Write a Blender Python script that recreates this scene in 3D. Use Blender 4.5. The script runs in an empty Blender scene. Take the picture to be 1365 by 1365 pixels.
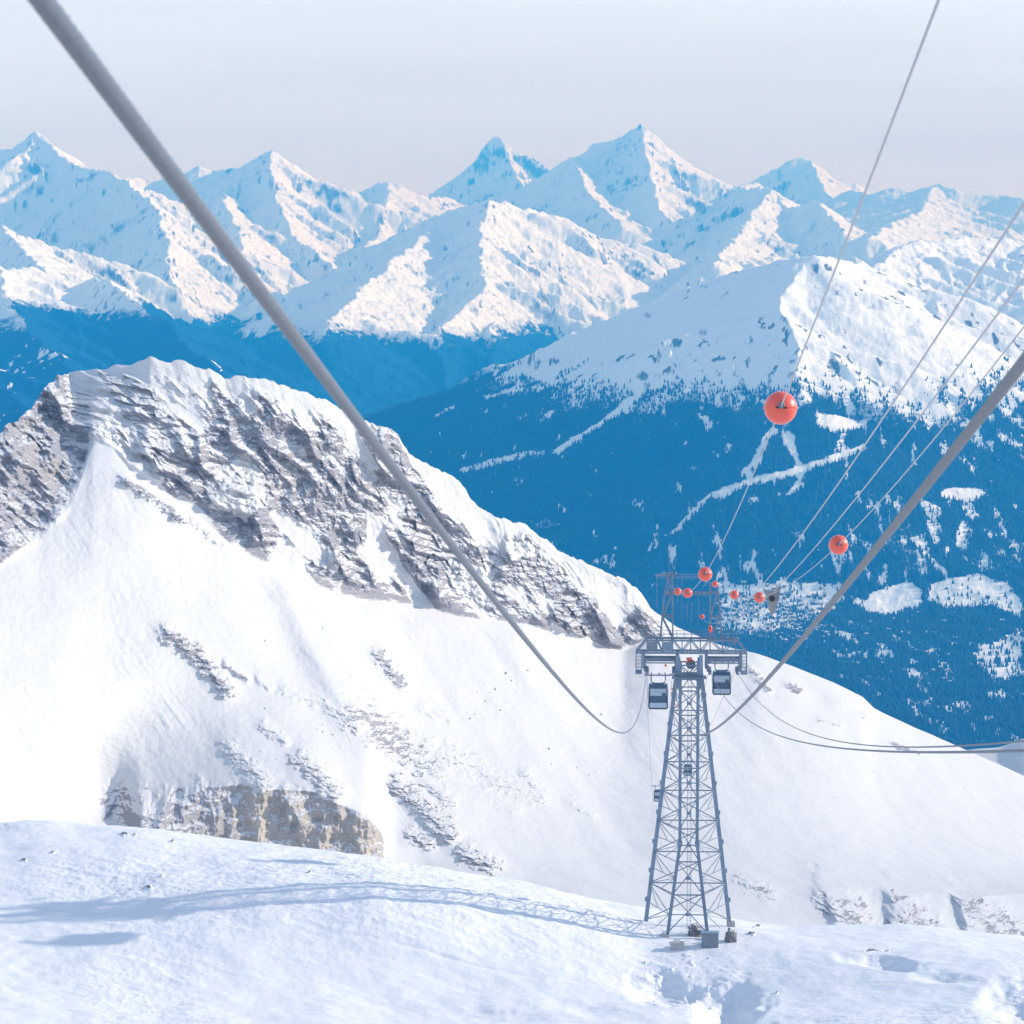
# look settings
SUN_E, SKY_S, EXPO = 2.2, .15, 1.08
CLOUD_BASE, CLOUD_COL = .66, (2.9, 2.97, 3.12)
HAZE_COL, HAZE_ABS, HAZE_D = (.02, .375, 1.0), (.68, .63, .6), 5.5e-5
import bpy, bmesh, math, random
import numpy as np
from mathutils import Vector, Matrix
random.seed(7)
RNG = np.random.default_rng(11)
scn = bpy.context.scene
COL = scn.collection
R = math.radians
Q = 1.0                      # mesh resolution factor

# ------------------------------------------------------------------ camera model
F = 4380.0                   # focal length in units of a 1365 wide picture
PITCH = R(-4.7)
CP, SP = math.cos(PITCH), math.sin(PITCH)
def P(px, py, d):
    """a point seen towards (px,py), at forward distance d metres, in world metres (camera at the origin)"""
    u = (px - 682.5) / F; v = (682.5 - py) / F
    x, y, z = u, CP - v * SP, SP + v * CP
    return Vector((x / y * d, d, z / y * d))
def proj(x, y, z):
    c = y * CP + z * SP
    return 682.5 + F * x / c, 682.5 - F * (z * CP - y * SP) / c

# ------------------------------------------------------------------ noise
_TAB = np.stack([np.cos(np.arange(256) * 2 * np.pi / 256), np.sin(np.arange(256) * 2 * np.pi / 256)]).astype(np.float32)
def pnoise(x, y, seed=0):
    x = np.asarray(x, np.float32); y = np.asarray(y, np.float32)
    xi = np.floor(x); yi = np.floor(y)
    fx = x - xi; fy = y - yi
    xi = xi.astype(np.int64); yi = yi.astype(np.int64)
    def grad(ix, iy, dx, dy):
        h = (ix * 374761393 + iy * 668265263 + seed * 974634777) & 0xFFFFFFFF
        h = ((h ^ (h >> 13)) * 1274126177) & 0xFFFFFFFF
        h = (h ^ (h >> 16)) & 255
        return _TAB[0][h] * dx + _TAB[1][h] * dy
    u = fx * fx * fx * (fx * (fx * 6 - 15) + 10); v = fy * fy * fy * (fy * (fy * 6 - 15) + 10)
    a = grad(xi, yi, fx, fy); b = grad(xi + 1, yi, fx - 1, fy)
    c = grad(xi, yi + 1, fx, fy - 1); d = grad(xi + 1, yi + 1, fx - 1, fy - 1)
    ab = a + (b - a) * u; cd = c + (d - c) * u
    return (ab + (cd - ab) * v) * 1.5
def fbm(x, y, octv=4, seed=0, gain=.5, lac=2.03):
    s = 0; a = 1.0; t = 0
    for o in range(octv):
        s = s + a * pnoise(x, y, seed + o * 17); t += a
        a *= gain; x = x * lac + 13.7; y = y * lac + 7.3
    return s / t
def ridged(x, y, octv=4, seed=0, gain=.5, lac=2.03):
    s = 0; a = 1.0; t = 0; w = 1.0
    for o in range(octv):
        n = 1 - np.abs(pnoise(x, y, seed + o * 17)); n = n * n
        s = s + a * n * w; t += a; w = np.clip(n * 1.6, 0, 1)
        a *= gain; x = x * lac + 13.7; y = y * lac + 7.3
    return s / t
def sst(a, b, x):
    t = np.clip((x - a) / (b - a), 0, 1); return t * t * (3 - 2 * t)

# ------------------------------------------------------------------ object helpers
def tag(o, label=None, cat=None, group=None, kind=None):
    if label: o['label'] = label
    if cat: o['category'] = cat
    if group: o['group'] = group
    if kind: o['kind'] = kind
    return o
def empty(name, loc, rz=0):
    o = bpy.data.objects.new(name, None); COL.objects.link(o)
    o.location = loc; o.rotation_euler = (0, 0, rz); o.empty_display_size = .5
    return o
def copy_tree(o, parent=None):
    c = o.copy(); COL.objects.link(c); c.parent = parent
    for ch in list(o.children): copy_tree(ch, c)
    return c
def grid_mesh(name, X, Y, Z, mat, attrs=None, smooth=True):
    n, m = X.shape
    me = bpy.data.meshes.new(name)
    co = np.empty((n * m, 3), np.float32); co[:, 0] = X.ravel(); co[:, 1] = Y.ravel(); co[:, 2] = Z.ravel()
    me.vertices.add(n * m); me.vertices.foreach_set('co', co.ravel())
    idx = np.arange(n * m, dtype=np.int32).reshape(n, m)
    q = np.stack([idx[:-1, :-1], idx[:-1, 1:], idx[1:, 1:], idx[1:, :-1]], -1).reshape(-1)
    nf = (n - 1) * (m - 1)
    me.loops.add(nf * 4); me.loops.foreach_set('vertex_index', q)
    me.polygons.add(nf); me.polygons.foreach_set('loop_start', np.arange(0, nf * 4, 4, dtype=np.int32))
    me.polygons.foreach_set('use_smooth', np.full(nf, smooth))
    me.update(calc_edges=True)
    for k, a in (attrs or {}).items():
        at = me.attributes.new(k, 'FLOAT', 'POINT'); at.data.foreach_set('value', np.ascontiguousarray(a.ravel(), np.float32))
    me.materials.append(mat)
    o = bpy.data.objects.new(name, me); COL.objects.link(o)
    return o
class MB:
    """collects boxes, bars, tubes and lathes into one mesh"""
    def __init__(s): s.v = []; s.f = []
    def add(s, vs, fs):
        b = len(s.v); s.v += [tuple(v) for v in vs]; s.f += [tuple(i + b for i in f) for f in fs]; return s
    def bar(s, a, b, w, h=None, up=(0, 0, 1)):
        h = h or w; a = Vector(a); b = Vector(b); d = (b - a).normalized(); up = Vector(up)
        if abs(d.dot(up)) > .97: up = Vector((1, 0, 0))
        x = d.cross(up).normalized() * w / 2; y = x.cross(d).normalized() * h / 2
        vs = [p + sx * x + sy * y for p in (a, b) for sx, sy in ((-1, -1), (1, -1), (1, 1), (-1, 1))]
        return s.add(vs, [(3, 2, 1, 0), (4, 5, 6, 7), (0, 1, 5, 4), (1, 2, 6, 5), (2, 3, 7, 6), (3, 0, 4, 7)])
    def box(s, c, sx, sy, sz, bev=0):
        x, y, z = sx / 2, sy / 2, sz / 2; cx, cy, cz = c
        if not bev:
            vs = [(cx + i * x, cy + j * y, cz + k * z) for k in (-1, 1) for i, j in ((-1, -1), (1, -1), (1, 1), (-1, 1))]
            return s.add(vs, [(3, 2, 1, 0), (4, 5, 6, 7), (0, 1, 5, 4), (1, 2, 6, 5), (2, 3, 7, 6), (3, 0, 4, 7)])
        bm = bmesh.new(); bmesh.ops.create_cube(bm, size=1)
        for v in bm.verts: v.co = Vector((v.co.x * sx, v.co.y * sy, v.co.z * sz))
        bmesh.ops.bevel(bm, geom=bm.edges[:], offset=bev, segments=3, affect='EDGES', profile=.5)
        vs = [v.co + Vector(c) for v in bm.verts]; bm.verts.index_update()
        fs = [[v.index for v in f.verts] for f in bm.faces]; bm.free()
        return s.add(vs, fs)
    def tube(s, pts, r, n=10, caps=True):
        pts = [Vector(p) for p in pts]; rs = r if isinstance(r, (list, tuple)) else [r] * len(pts)
        vs = []; fs = []; ref = Vector((0, 0, 1))
        for i, p in enumerate(pts):
            d = (pts[min(i + 1, len(pts) - 1)] - pts[max(i - 1, 0)]).normalized()
            rf = ref if abs(d.dot(ref)) < .95 else Vector((1, 0, 0))
            x = d.cross(rf).normalized(); y = x.cross(d)
            for k in range(n):
                t = 2 * math.pi * k / n; vs.append(p + (x * math.cos(t) + y * math.sin(t)) * rs[i])
        for i in range(len(pts) - 1):
            for k in range(n):
                fs.append((i * n + k, i * n + (k + 1) % n, (i + 1) * n + (k + 1) % n, (i + 1) * n + k))
        if caps: fs.append(tuple(range(n - 1, -1, -1))); fs.append(tuple((len(pts) - 1) * n + k for k in range(n)))
        return s.add(vs, fs)
    def build(s, name, mat, parent=None, smooth=False, loc=None):
        me = bpy.data.meshes.new(name); me.from_pydata(s.v, [], s.f); me.update()
        bm = bmesh.new(); bm.from_mesh(me); bmesh.ops.recalc_face_normals(bm, faces=bm.faces[:]); bm.to_mesh(me); bm.free()
        if smooth:
            for p in me.polygons: p.use_smooth = True
        me.materials.append(mat)
        o = bpy.data.objects.new(name, me); COL.objects.link(o); o.parent = parent
        if loc is not None: o.location = loc
        return o

# ------------------------------------------------------------------ materials
def new_mat(name):
    m = bpy.data.materials.new(name); m.use_nodes = True; nt = m.node_tree
    return m, nt, nt.nodes, nt.links, nt.nodes['Principled BSDF']
def ramp(nt, pts, interp='LINEAR'):
    r = nt.nodes.new('ShaderNodeValToRGB'); cr = r.color_ramp; cr.interpolation = interp
    while len(cr.elements) < len(pts): cr.elements.new(.5)
    for e, (p, c) in zip(cr.elements, pts):
        e.position = p; e.color = (c, c, c, 1) if isinstance(c, (int, float)) else (*c, 1)
    return r
def mathn(nt, op, a, b=None, c=None, clamp=False):
    n = nt.nodes.new('ShaderNodeMath'); n.operation = op; n.use_clamp = clamp
    for i, v in enumerate((a, b, c)):
        if v is None: continue
        if isinstance(v, (int, float)): n.inputs[i].default_value = v
        else: nt.links.new(v, n.inputs[i])
    return n.outputs[0]
def mixc(nt, fac, a, b):
    n = nt.nodes.new('ShaderNodeMix'); n.data_type = 'RGBA'
    for sock, v in ((n.inputs[0], fac), (n.inputs[6], a), (n.inputs[7], b)):
        if isinstance(v, (int, float)): sock.default_value = v
        elif isinstance(v, tuple): sock.default_value = (*v, 1)
        else: nt.links.new(v, sock)
    return n.outputs[2]
def noise(nt, vec, scale, detail=4, rough=.55, dist=0):
    n = nt.nodes.new('ShaderNodeTexNoise'); n.inputs['Scale'].default_value = scale; n.inputs['Detail'].default_value = detail
    n.inputs['Roughness'].default_value = rough; n.inputs['Distortion'].default_value = dist
    if vec is not None: nt.links.new(vec, n.inputs['Vector'])
    return n
def attr(nt, name):
    n = nt.nodes.new('ShaderNodeAttribute'); n.attribute_name = name; return n.outputs['Fac']
def paint(name, col, rough=.5, metal=0, var=.12, scale=3, coat=0):
    m, nt, N, L, b = new_mat(name)
    tc = N.new('ShaderNodeTexCoord')
    nz = noise(nt, tc.outputs['Object'], scale, 5, .6)
    r = ramp(nt, [(.25, 0), (.75, 1)]); L.new(nz.outputs[0], r.inputs[0])
    lo = tuple(max(0, c * (1 - var)) for c in col); hi = tuple(min(1, c * (1 + var)) for c in col)
    L.new(mixc(nt, r.outputs[0], lo, hi), b.inputs['Base Color'])
    b.inputs['Roughness'].default_value = rough; b.inputs['Metallic'].default_value = metal
    b.inputs['Coat Weight'].default_value = coat
    return m

SNOW = (.86, .87, .89)
def near_ground(name, rockcols, micro, rockscale=1.0, sn=.74):
    """snow with rock where the attribute 'rock' says so; metres in object space"""
    m, nt, N, L, b = new_mat(name)
    tc = N.new('ShaderNodeTexCoord'); ob = tc.outputs['Object']
    mp = N.new('ShaderNodeMapping'); mp.inputs['Scale'].default_value = (.35, .35, 1.4); L.new(ob, mp.inputs[0])
    n1 = noise(nt, mp.outputs[0], .35 * rockscale, 8, .65)
    n2 = noise(nt, mp.outputs[0], .06 * rockscale, 4, .55, .6)
    rr = ramp(nt, [(.25, rockcols[0]), (.5, rockcols[1]), (.72, rockcols[2])]); L.new(n1.outputs[0], rr.inputs[0])
    r2 = ramp(nt, [(.38, 0), (.62, 1)]); L.new(n2.outputs[0], r2.inputs[0])
    rock = mixc(nt, r2.outputs[0], rr.outputs[0], rockcols[3])
    rock = mixc(nt, attr(nt, 'warm'), rock, (.50, .44, .37))  # tan outcrop rock, its colour lightened to look sunlit
    n3 = noise(nt, mp.outputs[0], .9 * rockscale, 5, .7)
    mask = mathn(nt, 'ADD', attr(nt, 'rock'), mathn(nt, 'MULTIPLY', mathn(nt, 'SUBTRACT', n3.outputs[0], .5), .85))
    mr = ramp(nt, [(.44, 0), (.56, 1)]); L.new(mask, mr.inputs[0])
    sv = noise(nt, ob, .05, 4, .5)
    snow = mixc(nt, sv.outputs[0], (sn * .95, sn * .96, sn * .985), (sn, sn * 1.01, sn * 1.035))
    L.new(mixc(nt, mr.outputs[0], snow, rock), b.inputs['Base Color'])
    b.inputs['Roughness'].default_value = .75; b.inputs['Specular IOR Level'].default_value = .25
    nb = noise(nt, ob, micro, 6, .6)
    bp = N.new('ShaderNodeBump'); bp.inputs['Strength'].default_value = .35; bp.inputs['Distance'].default_value = .6 / micro
    hb = mathn(nt, 'ADD', mathn(nt, 'MULTIPLY', nb.outputs[0], .18), mathn(nt, 'MULTIPLY', mathn(nt, 'MULTIPLY', n1.outputs[0], mr.outputs[0]), 1.2))
    L.new(hb, bp.inputs['Height']); L.new(bp.outputs[0], b.inputs['Normal'])
    return m
def far_ground(name):
    m, nt, N, L, b = new_mat(name)
    tc = N.new('ShaderNodeTexCoord'); ob = tc.outputs['Object']
    mq = N.new('ShaderNodeMapping'); mq.inputs['Scale'].default_value = (1, 1, .4); L.new(ob, mq.inputs[0])
    n1 = noise(nt, mq.outputs[0], .016, 8, .72)
    mask = mathn(nt, 'ADD', attr(nt, 'rock'), mathn(nt, 'MULTIPLY', mathn(nt, 'SUBTRACT', n1.outputs[0], .5), .9))
    mr = ramp(nt, [(.36, 0), (.78, 1)]); L.new(mask, mr.inputs[0])
    n2 = noise(nt, ob, .02, 6, .6)
    rr = ramp(nt, [(.3, (.06, .06, .065)), (.7, (.2, .19, .19))]); L.new(n2.outputs[0], rr.inputs[0])
    col = mixc(nt, mr.outputs[0], SNOW, rr.outputs[0])
    mp = N.new('ShaderNodeMapping'); mp.inputs['Scale'].default_value = (1, 1, .45); L.new(ob, mp.inputs[0])
    n3 = noise(nt, mp.outputs[0], .03, 8, .72)
    fm = mathn(nt, 'ADD', attr(nt, 'forest'), mathn(nt, 'MULTIPLY', mathn(nt, 'SUBTRACT', n3.outputs[0], .5), 1.1))
    fr = ramp(nt, [(.36, 0), (.62, 1)]); L.new(fm, fr.inputs[0])
    n4 = noise(nt, ob, .05, 5, .7)
    fc = ramp(nt, [(.3, (.001, .043, .14)), (.7, (.003, .062, .185))]); L.new(n4.outputs[0], fc.inputs[0])  # forest colour with the blue of distant haze painted in
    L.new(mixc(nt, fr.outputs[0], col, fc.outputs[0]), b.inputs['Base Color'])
    b.inputs['Roughness'].default_value = .9; b.inputs['Specular IOR Level'].default_value = .1
    nb = noise(nt, ob, .02, 7, .65)
    bp = N.new('ShaderNodeBump'); bp.inputs['Strength'].default_value = .6; bp.inputs['Distance'].default_value = 14
    L.new(nb.outputs[0], bp.inputs['Height']); L.new(bp.outputs[0], b.inputs['Normal'])
    return m
M_face = near_ground('limestone_and_snow', [(.14, .14, .18), (.27, .27, .315), (.46, .465, .505), (.30, .295, .325)], .5, sn=.635)  # snow albedo lowered here to hold down the sunlit glare of the apron
M_fore = near_ground('wind_packed_snow', [(.10, .10, .115), (.20, .20, .215), (.33, .33, .34), (.24, .23, .235)], 1.6, 3, sn=.79)
M_far = far_ground('alpine_range')
M_steel = paint('blue_grey_steel', (.18, .24, .32), .55, .0, .2, .8)
M_steel_l = paint('galvanised_steel', (.22, .30, .40), .5, .1, .15, .6)
M_rope = paint('steel_rope', (.12, .15, .20), .5, .15, .15, 20)
M_line = paint('pale_cable', (.42, .45, .5), .5, .1, .1, 20)
M_red = paint('red_plastic', (.85, .12, .085), .32, 0, .06, 6, .4)
M_redl = paint('pale_red_plastic', (.80, .16, .13), .4, 0, .06, 6)
M_cab = paint('cabin_blue_paint', (.05, .095, .17), .35, 0, .1, 2, .3)
M_cabl = paint('cabin_pale_panel', (.42, .50, .58), .4, 0, .08, 2)
M_pane = paint('cabin_window_pane', (.36, .44, .52), .12, .2, .15, 1.2, .5)
M_dark = paint('dark_rubber', (.02, .025, .03), .6)
M_conc = paint('concrete', (.42, .42, .42), .85, 0, .15, 2)
M_grey = paint('grey_sheet_metal', (.20, .24, .29), .5, .1, .1, 2)
# ------------------------------------------------------------------ lofted near terrain
def curve_knots(pts):
    """[(px,py,d)...] -> functions a -> d, z   (a = x / y)"""
    W = [P(*p) for p in pts]
    a = np.array([w.x / w.y for w in W]); d = np.array([w.y for w in W]); z = np.array([w.z for w in W])
    o = np.argsort(a); return a[o], d[o], z[o]
def smooth1(v, k):
    if k < 2: return v
    ker = np.hanning(k + 2)[1:-1]; ker /= ker.sum()
    return np.convolve(np.pad(v, (k, k), mode='edge'), ker, mode='same')[k:-k]
def loft(A, knots, rows, breaks=(), sm=None):
    """knots: list of curves; rows: rows per interval. Returns d, z (nrow x ncol) and t (row -> knot parameter)"""
    D = []; Z = []
    for i, c in enumerate(knots):
        a, d, z = c; k = (sm or {}).get(i, 25)
        D.append(smooth1(np.interp(A, a, d), k)); Z.append(smooth1(np.interp(A, a, z), k))
    D = np.array(D); Z = np.array(Z); K = len(knots)
    seg = np.sqrt((D[1:] - D[:-1]) ** 2 + (Z[1:] - Z[:-1]) ** 2) + 1e-3
    def tang(V):
        s = (V[1:] - V[:-1]) / seg; T = np.empty((2, *V.shape))
        for k in range(K):
            if k == 0: T[:, k] = s[0]
            elif k == K - 1: T[:, k] = s[-1]
            elif k in breaks: T[0, k] = s[k - 1]; T[1, k] = s[k]
            else:
                w0, w1 = seg[k], seg[k - 1]; T[:, k] = (s[k - 1] * w0 + s[k] * w1) / (w0 + w1)
        return T
    TD, TZ = tang(D), tang(Z); od = []; oz = []; ot = []
    for k in range(K - 1):
        n = rows[k]
        for t in np.arange(n) / n if k < K - 2 else np.linspace(0, 1, n):
            h00 = 2*t**3-3*t**2+1; h10 = t**3-2*t**2+t; h01 = -2*t**3+3*t**2; h11 = t**3-t**2
            od.append(h00*D[k] + h10*seg[k]*TD[1][k] + h01*D[k+1] + h11*seg[k]*TD[0][k+1])
            oz.append(h00*Z[k] + h10*seg[k]*TZ[1][k] + h01*Z[k+1] + h11*seg[k]*TZ[0][k+1])
            ot.append(k + t)
    return np.array(od), np.array(oz), np.array(ot)
def acols(fine, n, wide, nw):
    f = np.linspace(-fine, fine, n); l = np.linspace(-wide, -fine, nw, endpoint=False); return np.concatenate([l, f, -l[::-1]])
def poly_sd(px, py, poly):
    """signed distance (px) to polygon, positive inside"""
    d = np.full(px.shape, 1e9, np.float32); ins = np.zeros(px.shape, bool); n = len(poly)
    for i in range(n):
        x0, y0 = poly[i]; x1, y1 = poly[(i + 1) % n]; ex, ey = x1 - x0, y1 - y0
        t = np.clip(((px - x0) * ex + (py - y0) * ey) / (ex * ex + ey * ey + 1e-9), 0, 1)
        d = np.minimum(d, np.hypot(px - x0 - t * ex, py - y0 - t * ey))
        c = (y0 > py) != (y1 > py)
        ins ^= c & (px < (x1 - x0) * (py - y0) / (y1 - y0 + 1e-12) + x0)
    return np.where(ins, d, -d)
def gnormal(X, Y, Z):
    def df(V, ax): return np.gradient(V, axis=ax)
    ax_, ay, az = df(X, 1), df(Y, 1), df(Z, 1); bx, by, bz = df(X, 0), df(Y, 0), df(Z, 0)
    nx = ay * bz - az * by; ny = az * bx - ax_ * bz; nz = ax_ * by - ay * bx
    l = np.sqrt(nx**2 + ny**2 + nz**2) + 1e-9
    s = np.sign(nz); s[s == 0] = 1
    return nx / l, ny / l, nz / l
def blur(V, k):
    for ax in (0, 1):
        V = np.apply_along_axis(lambda r: smooth1(r, k), ax, V)
    return V

# ---- foreground snow shelf with the tower
CREST_F = [(-500,1100),(-200,1114),(0,1120),(50,1115),(200,1122),(350,1137),(500,1152),(600,1166),(700,1183),(800,1206),(860,1216),(940,1222),(1000,1232),(1050,1238),(1200,1237),(1365,1250),(1800,1262)]
def fcurve(f, dist):
    return curve_knots([(px, f(px, cy), dist(px)) for px, cy in CREST_F])
lerp = lambda x, a, b: float(np.interp(x, a, b))
dcr = lambda px: lerp(px, [-500, 0, 500, 860, 1000, 1365, 1800], [420, 425, 430, 434, 434, 430, 440])
kn = [curve_knots([(px, 2600, 40) for px, _ in CREST_F]),
      curve_knots([(px, 1620, 210) for px, _ in CREST_F]),
      fcurve(lambda px, cy: 1400, lambda px: lerp(px, [-500, 0, 550, 917, 1365], [352, 356, 362, 366, 360])),
      fcurve(lambda px, cy: lerp(px, [-500, 0, 550, 917, 1365, 1800], [1310, 1318, 1318, 1322, 1335, 1335]), lambda px: lerp(px, [-500, 0, 550, 917, 1365], [372, 378, 392, 397, 388])),
      fcurve(lambda px, cy: lerp(px, [-500, 0, 550, 860, 917, 1365, 1800], [1225, 1218, 1192, 1240, 1243, 1288, 1292]), lambda px: lerp(px, [-500, 0, 300, 550, 700, 860, 917, 1365], [392, 400, 404, 410, 414, 418, 418, 404])),
      fcurve(lambda px, cy: cy, dcr),
      fcurve(lambda px, cy: cy + 55, lambda px: dcr(px) + 75),
      fcurve(lambda px, cy: cy + 160, lambda px: dcr(px) + 300)]
A = acols(.17, int(1500 * Q), .30, 60)
d, z, t = loft(A, kn, [12, 30, int(140 * Q), int(190 * Q), int(190 * Q), int(160 * Q), 30], sm={i: 61 for i in range(8)})
X = A[None, :] * d; Y = d.copy(); Zf = z
w = sst(250, 320, Y) * (1 - sst(480, 620, Y))
Zf = Zf + w * (.9 * fbm(X / 38, Y / 30, 3, 3) + .35 * fbm(X / 9, Y / 7, 3, 5))
lump = np.clip(fbm(X / 60 + 3, Y / 45, 2, 9) * 2.2 + .25, 0, 1)
sas = ridged(X / 5.5 + .4 * fbm(X / 14, Y / 14, 2, 2), Y / 2.2, 3, 21)
Zf = Zf + w * ((.07 + .2 * lump) * sas + (.03 + .09 * lump) * fbm(X / .9, Y / .8, 3, 31))
PX, PY = proj(X, Y, Zf)
# wind hollows and old avalanche scoops (centre px, py, half sizes px, depth m)
for (hx, hy, rx, ry, dep, sk) in [(872,1314,74,28,2.2,.7),(966,1340,76,46,2.7,.5),(1168,1282,72,12,1.5,.4),(1362,1345,66,46,2.4,.5),(1262,1304,60,12,.9,.3),(640,1352,110,14,.5,.3),(780,1345,60,12,.5,.3)]:
    wob = fbm(PX / 52 + hx, PY / 26, 3, int(hx), .4) * .42
    u = (PX - hx) / rx; v = (PY - hy - u * 6) / ry
    rr = np.sqrt(u * u + v * v) + wob
    prof = np.clip(1 - rr, 0, 1); prof = prof * prof * (3 - 2 * prof) * (1 + sk * np.clip(u, -1, 1))
    Zf = Zf - dep * np.clip(prof, 0, 1.5) * .8
blk = sst(.15, .5, fbm(X / 2.1, Y / 1.7, 2, 77)) * sst(60, 10, np.hypot((PX - 915) / 1.6, PY - 1310))
Zf = Zf + .22 * blk + .25 * blk * fbm(X / .6, Y / .6, 2, 79)
# ski and groomer tracks
for k, (x0, s, ph) in enumerate([(-30, .5, 0), (-12, .62, 1), (6, .42, 2), (-45, .35, 4), (12, .7, 5)]):
    yy = 355 + (k * 13) % 40
    c = yy + (X - x0) * s * .35 + 2.5 * np.sin(X / 9 + ph)
    dd = np.abs(Y - c)
    Zf = Zf - .09 * np.exp(-(dd / .35) ** 2) * sst(-62, -40, X) * (1 - sst(20, 40, X))
rk = np.full(X.shape, 0., np.float32)
for (hx, hy, rx, ry) in [(165,1112,9,3),(180,1113,6,2),(32,1147,8,3),(70,1137,5,2),(197,1183,9,4),(215,1168,4,2),(230,1122,5,2),(860,1283,4,2),(945,1277,4,2),(1010,1235,7,3),(1002,1245,9,3),(1165,1268,30,1.6),(1035,1324,3,2),(413,1163,3,2),(985,1218,6,2)]:
    e = .8 - np.hypot((PX - hx) / rx, (PY - hy) / ry) * 1.15 + .9 * fbm(PX / 6, PY / 3, 3, 50)
    rk = np.maximum(rk, np.clip(e, 0, 1)); Zf = Zf + .35 * np.clip(e, 0, 1)
o = grid_mesh('foreground_snow', X, Y, Zf, M_fore, {'rock': np.clip(rk * 1.5, 0, 1), 'warm': np.zeros_like(rk)})
tag(o, 'smooth wind packed snow shelf below the lift tower', None, None, 'structure')
FORE = (A, Y, Zf)
def ground_z(x, y):
    a = x / y; j = int(np.argmin(abs(A - a))); col = FORE[1][:, j]; i = int(np.argmin(abs(col - y))); return float(FORE[2][i, j])

# ---- the rocky mountain with its snow apron
CREST = [(-500,760,1330),(-200,650,1400),(-80,612,1425),(0,576,1452),(40,546,1480),(62,512,1506),(78,500,1520),(95,497,1532),(130,490,1530),(170,485,1530),(200,476,1530),(222,483,1532),(232,480,1534),(268,489,1538),(300,504,1545),(340,502,1552),(380,514,1562),(430,530,1578),(470,555,1592),(500,565,1602),(530,579,1612),(545,604,1616),(580,624,1628),(612,640,1640),(625,662,1644),(650,685,1652),(690,694,1664),(740,729,1682),(770,749,1692),(800,757,1702),(835,775,1714),(860,795,1724),(872,815,1728),(900,835,1734),(960,860,1742),(1010,872,1746),(1060,889,1754),(1110,909,1762),(1150,929,1768),(1165,944,1770),(1220,970,1780),(1300,1005,1790),(1365,1034,1798),(1500,1100,1810),(1800,1200,1830)]
ROCKB = [(-500,880,1230),(-200,830,1300),(-80,800,1352),(0,752,1392),(50,717,1420),(88,682,1442),(106,648,1458),(114,618,1470),(124,590,1480),(150,600,1482),(175,630,1480),(200,645,1484),(270,692,1498),(310,728,1500),(400,775,1526),(480,800,1556),(550,806,1586),(620,824,1606),(700,832,1640),(760,852,1666),(830,868,1696),(868,850,1712),(900,848,1726),(960,868,1734),(1010,880,1738),(1060,898,1746),(1110,919,1752),(1150,940,1758),(1165,956,1758),(1220,984,1766),(1300,1019,1776),(1365,1048,1784),(1500,1112,1796),(1800,1212,1816)]
BASE = [(-500,1120,1090),(-200,1120,1170),(0,1122,1242),(150,1128,1302),(300,1142,1342),(420,1150,1352),(500,1160,1358),(560,1175,1366),(700,1220,1348),(850,1250,1338),(1100,1260,1380),(1365,1266,1430),(1800,1275,1500)]
BTOP = [(-500,1050,1106),(-200,1050,1186),(0,1056,1258),(75,1060,1288),(130,1075,1314),(200,1062,1338),(260,1052,1350),(320,1048,1358),(420,1056,1366),(490,1088,1368),(520,1128,1374),(560,1130,1384),(700,1160,1396),(850,1180,1408),(1100,1180,1452),(1365,1190,1505),(1800,1200,1580)]
def at(L, px): return np.interp(px, [p[0] for p in L], [p[1] for p in L]), np.interp(px, [p[0] for p in L], [p[2] for p in L])
PXS = sorted(set([p[0] for L in (CREST, ROCKB, BASE, BTOP) for p in L]))
mid = []; back1 = []; back2 = []; low = []
for px in PXS:
    (yb, db), (yr, dr), (yc, dc) = at(BTOP, px), at(ROCKB, px), at(CREST, px)
    if 88 < px < 175: yr, dr = lerp(px, [88, 175], [672, 645]), lerp(px, [88, 175], [1444, 1474])
    pb, pr = P(px, yb, db), P(px, yr, dr)
    zz = pb.z * .5 + pr.z * .5 - .035 * (dr - db) ; dm = db * .5 + dr * .5
    c = pr.x / pr.y * dm
    mid.append((pr.x / pr.y, dm, zz))
    pc = P(px, yc, dc)
    back1.append((pc.x / pc.y, dc + 70, pc.z - 42)); back2.append((pc.x / pc.y, dc + 900, pc.z - 640))
    low.append((pb.x / pb.y, 1080, P(px, yb, db).z - 22 - (40 if px > 600 else 25)))
arr = lambda L: tuple(np.array(v) for v in zip(*sorted(L)))
kn = [arr(low), curve_knots(BASE), curve_knots(BTOP), arr(mid), curve_knots(ROCKB), curve_knots(CREST), arr(back1), arr(back2)]
A2 = acols(.168, int(1750 * Q), .27, 60)
d, z, t = loft(A2, kn, [12, int(110 * Q), int(190 * Q), int(190 * Q), int(430 * Q), int(50 * Q), 30], breaks=(1, 2, 4, 5),
               sm={0: 80, 1: 40, 2: 40, 3: 150, 4: 26, 5: 5, 6: 40, 7: 80})
TT = t[:, None] + 0 * A2[None, :]
X = A2[None, :] * d
PX, PY = proj(X, d, z)
face = sst(3.93, 4.10, TT) * (1 - sst(5.0, 5.25, TT))           # 0..1 on the rock wall
face = np.where(TT < 5.25, face, 0)
right_fade = 1 - sst(862, 905, PX)
face = face * right_fade
v = np.clip(TT - 4, 0, 1)                                          # 0 foot of the wall .. 1 crest
S = X * .74 + d * .67                                              # along the wall
ws = S + 16 * fbm(S / 60, z / 40, 3, 101)
st = z + .16 * S + 9 * fbm(S / 70, z / 50, 3, 102)                 # bedding coordinate
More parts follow.
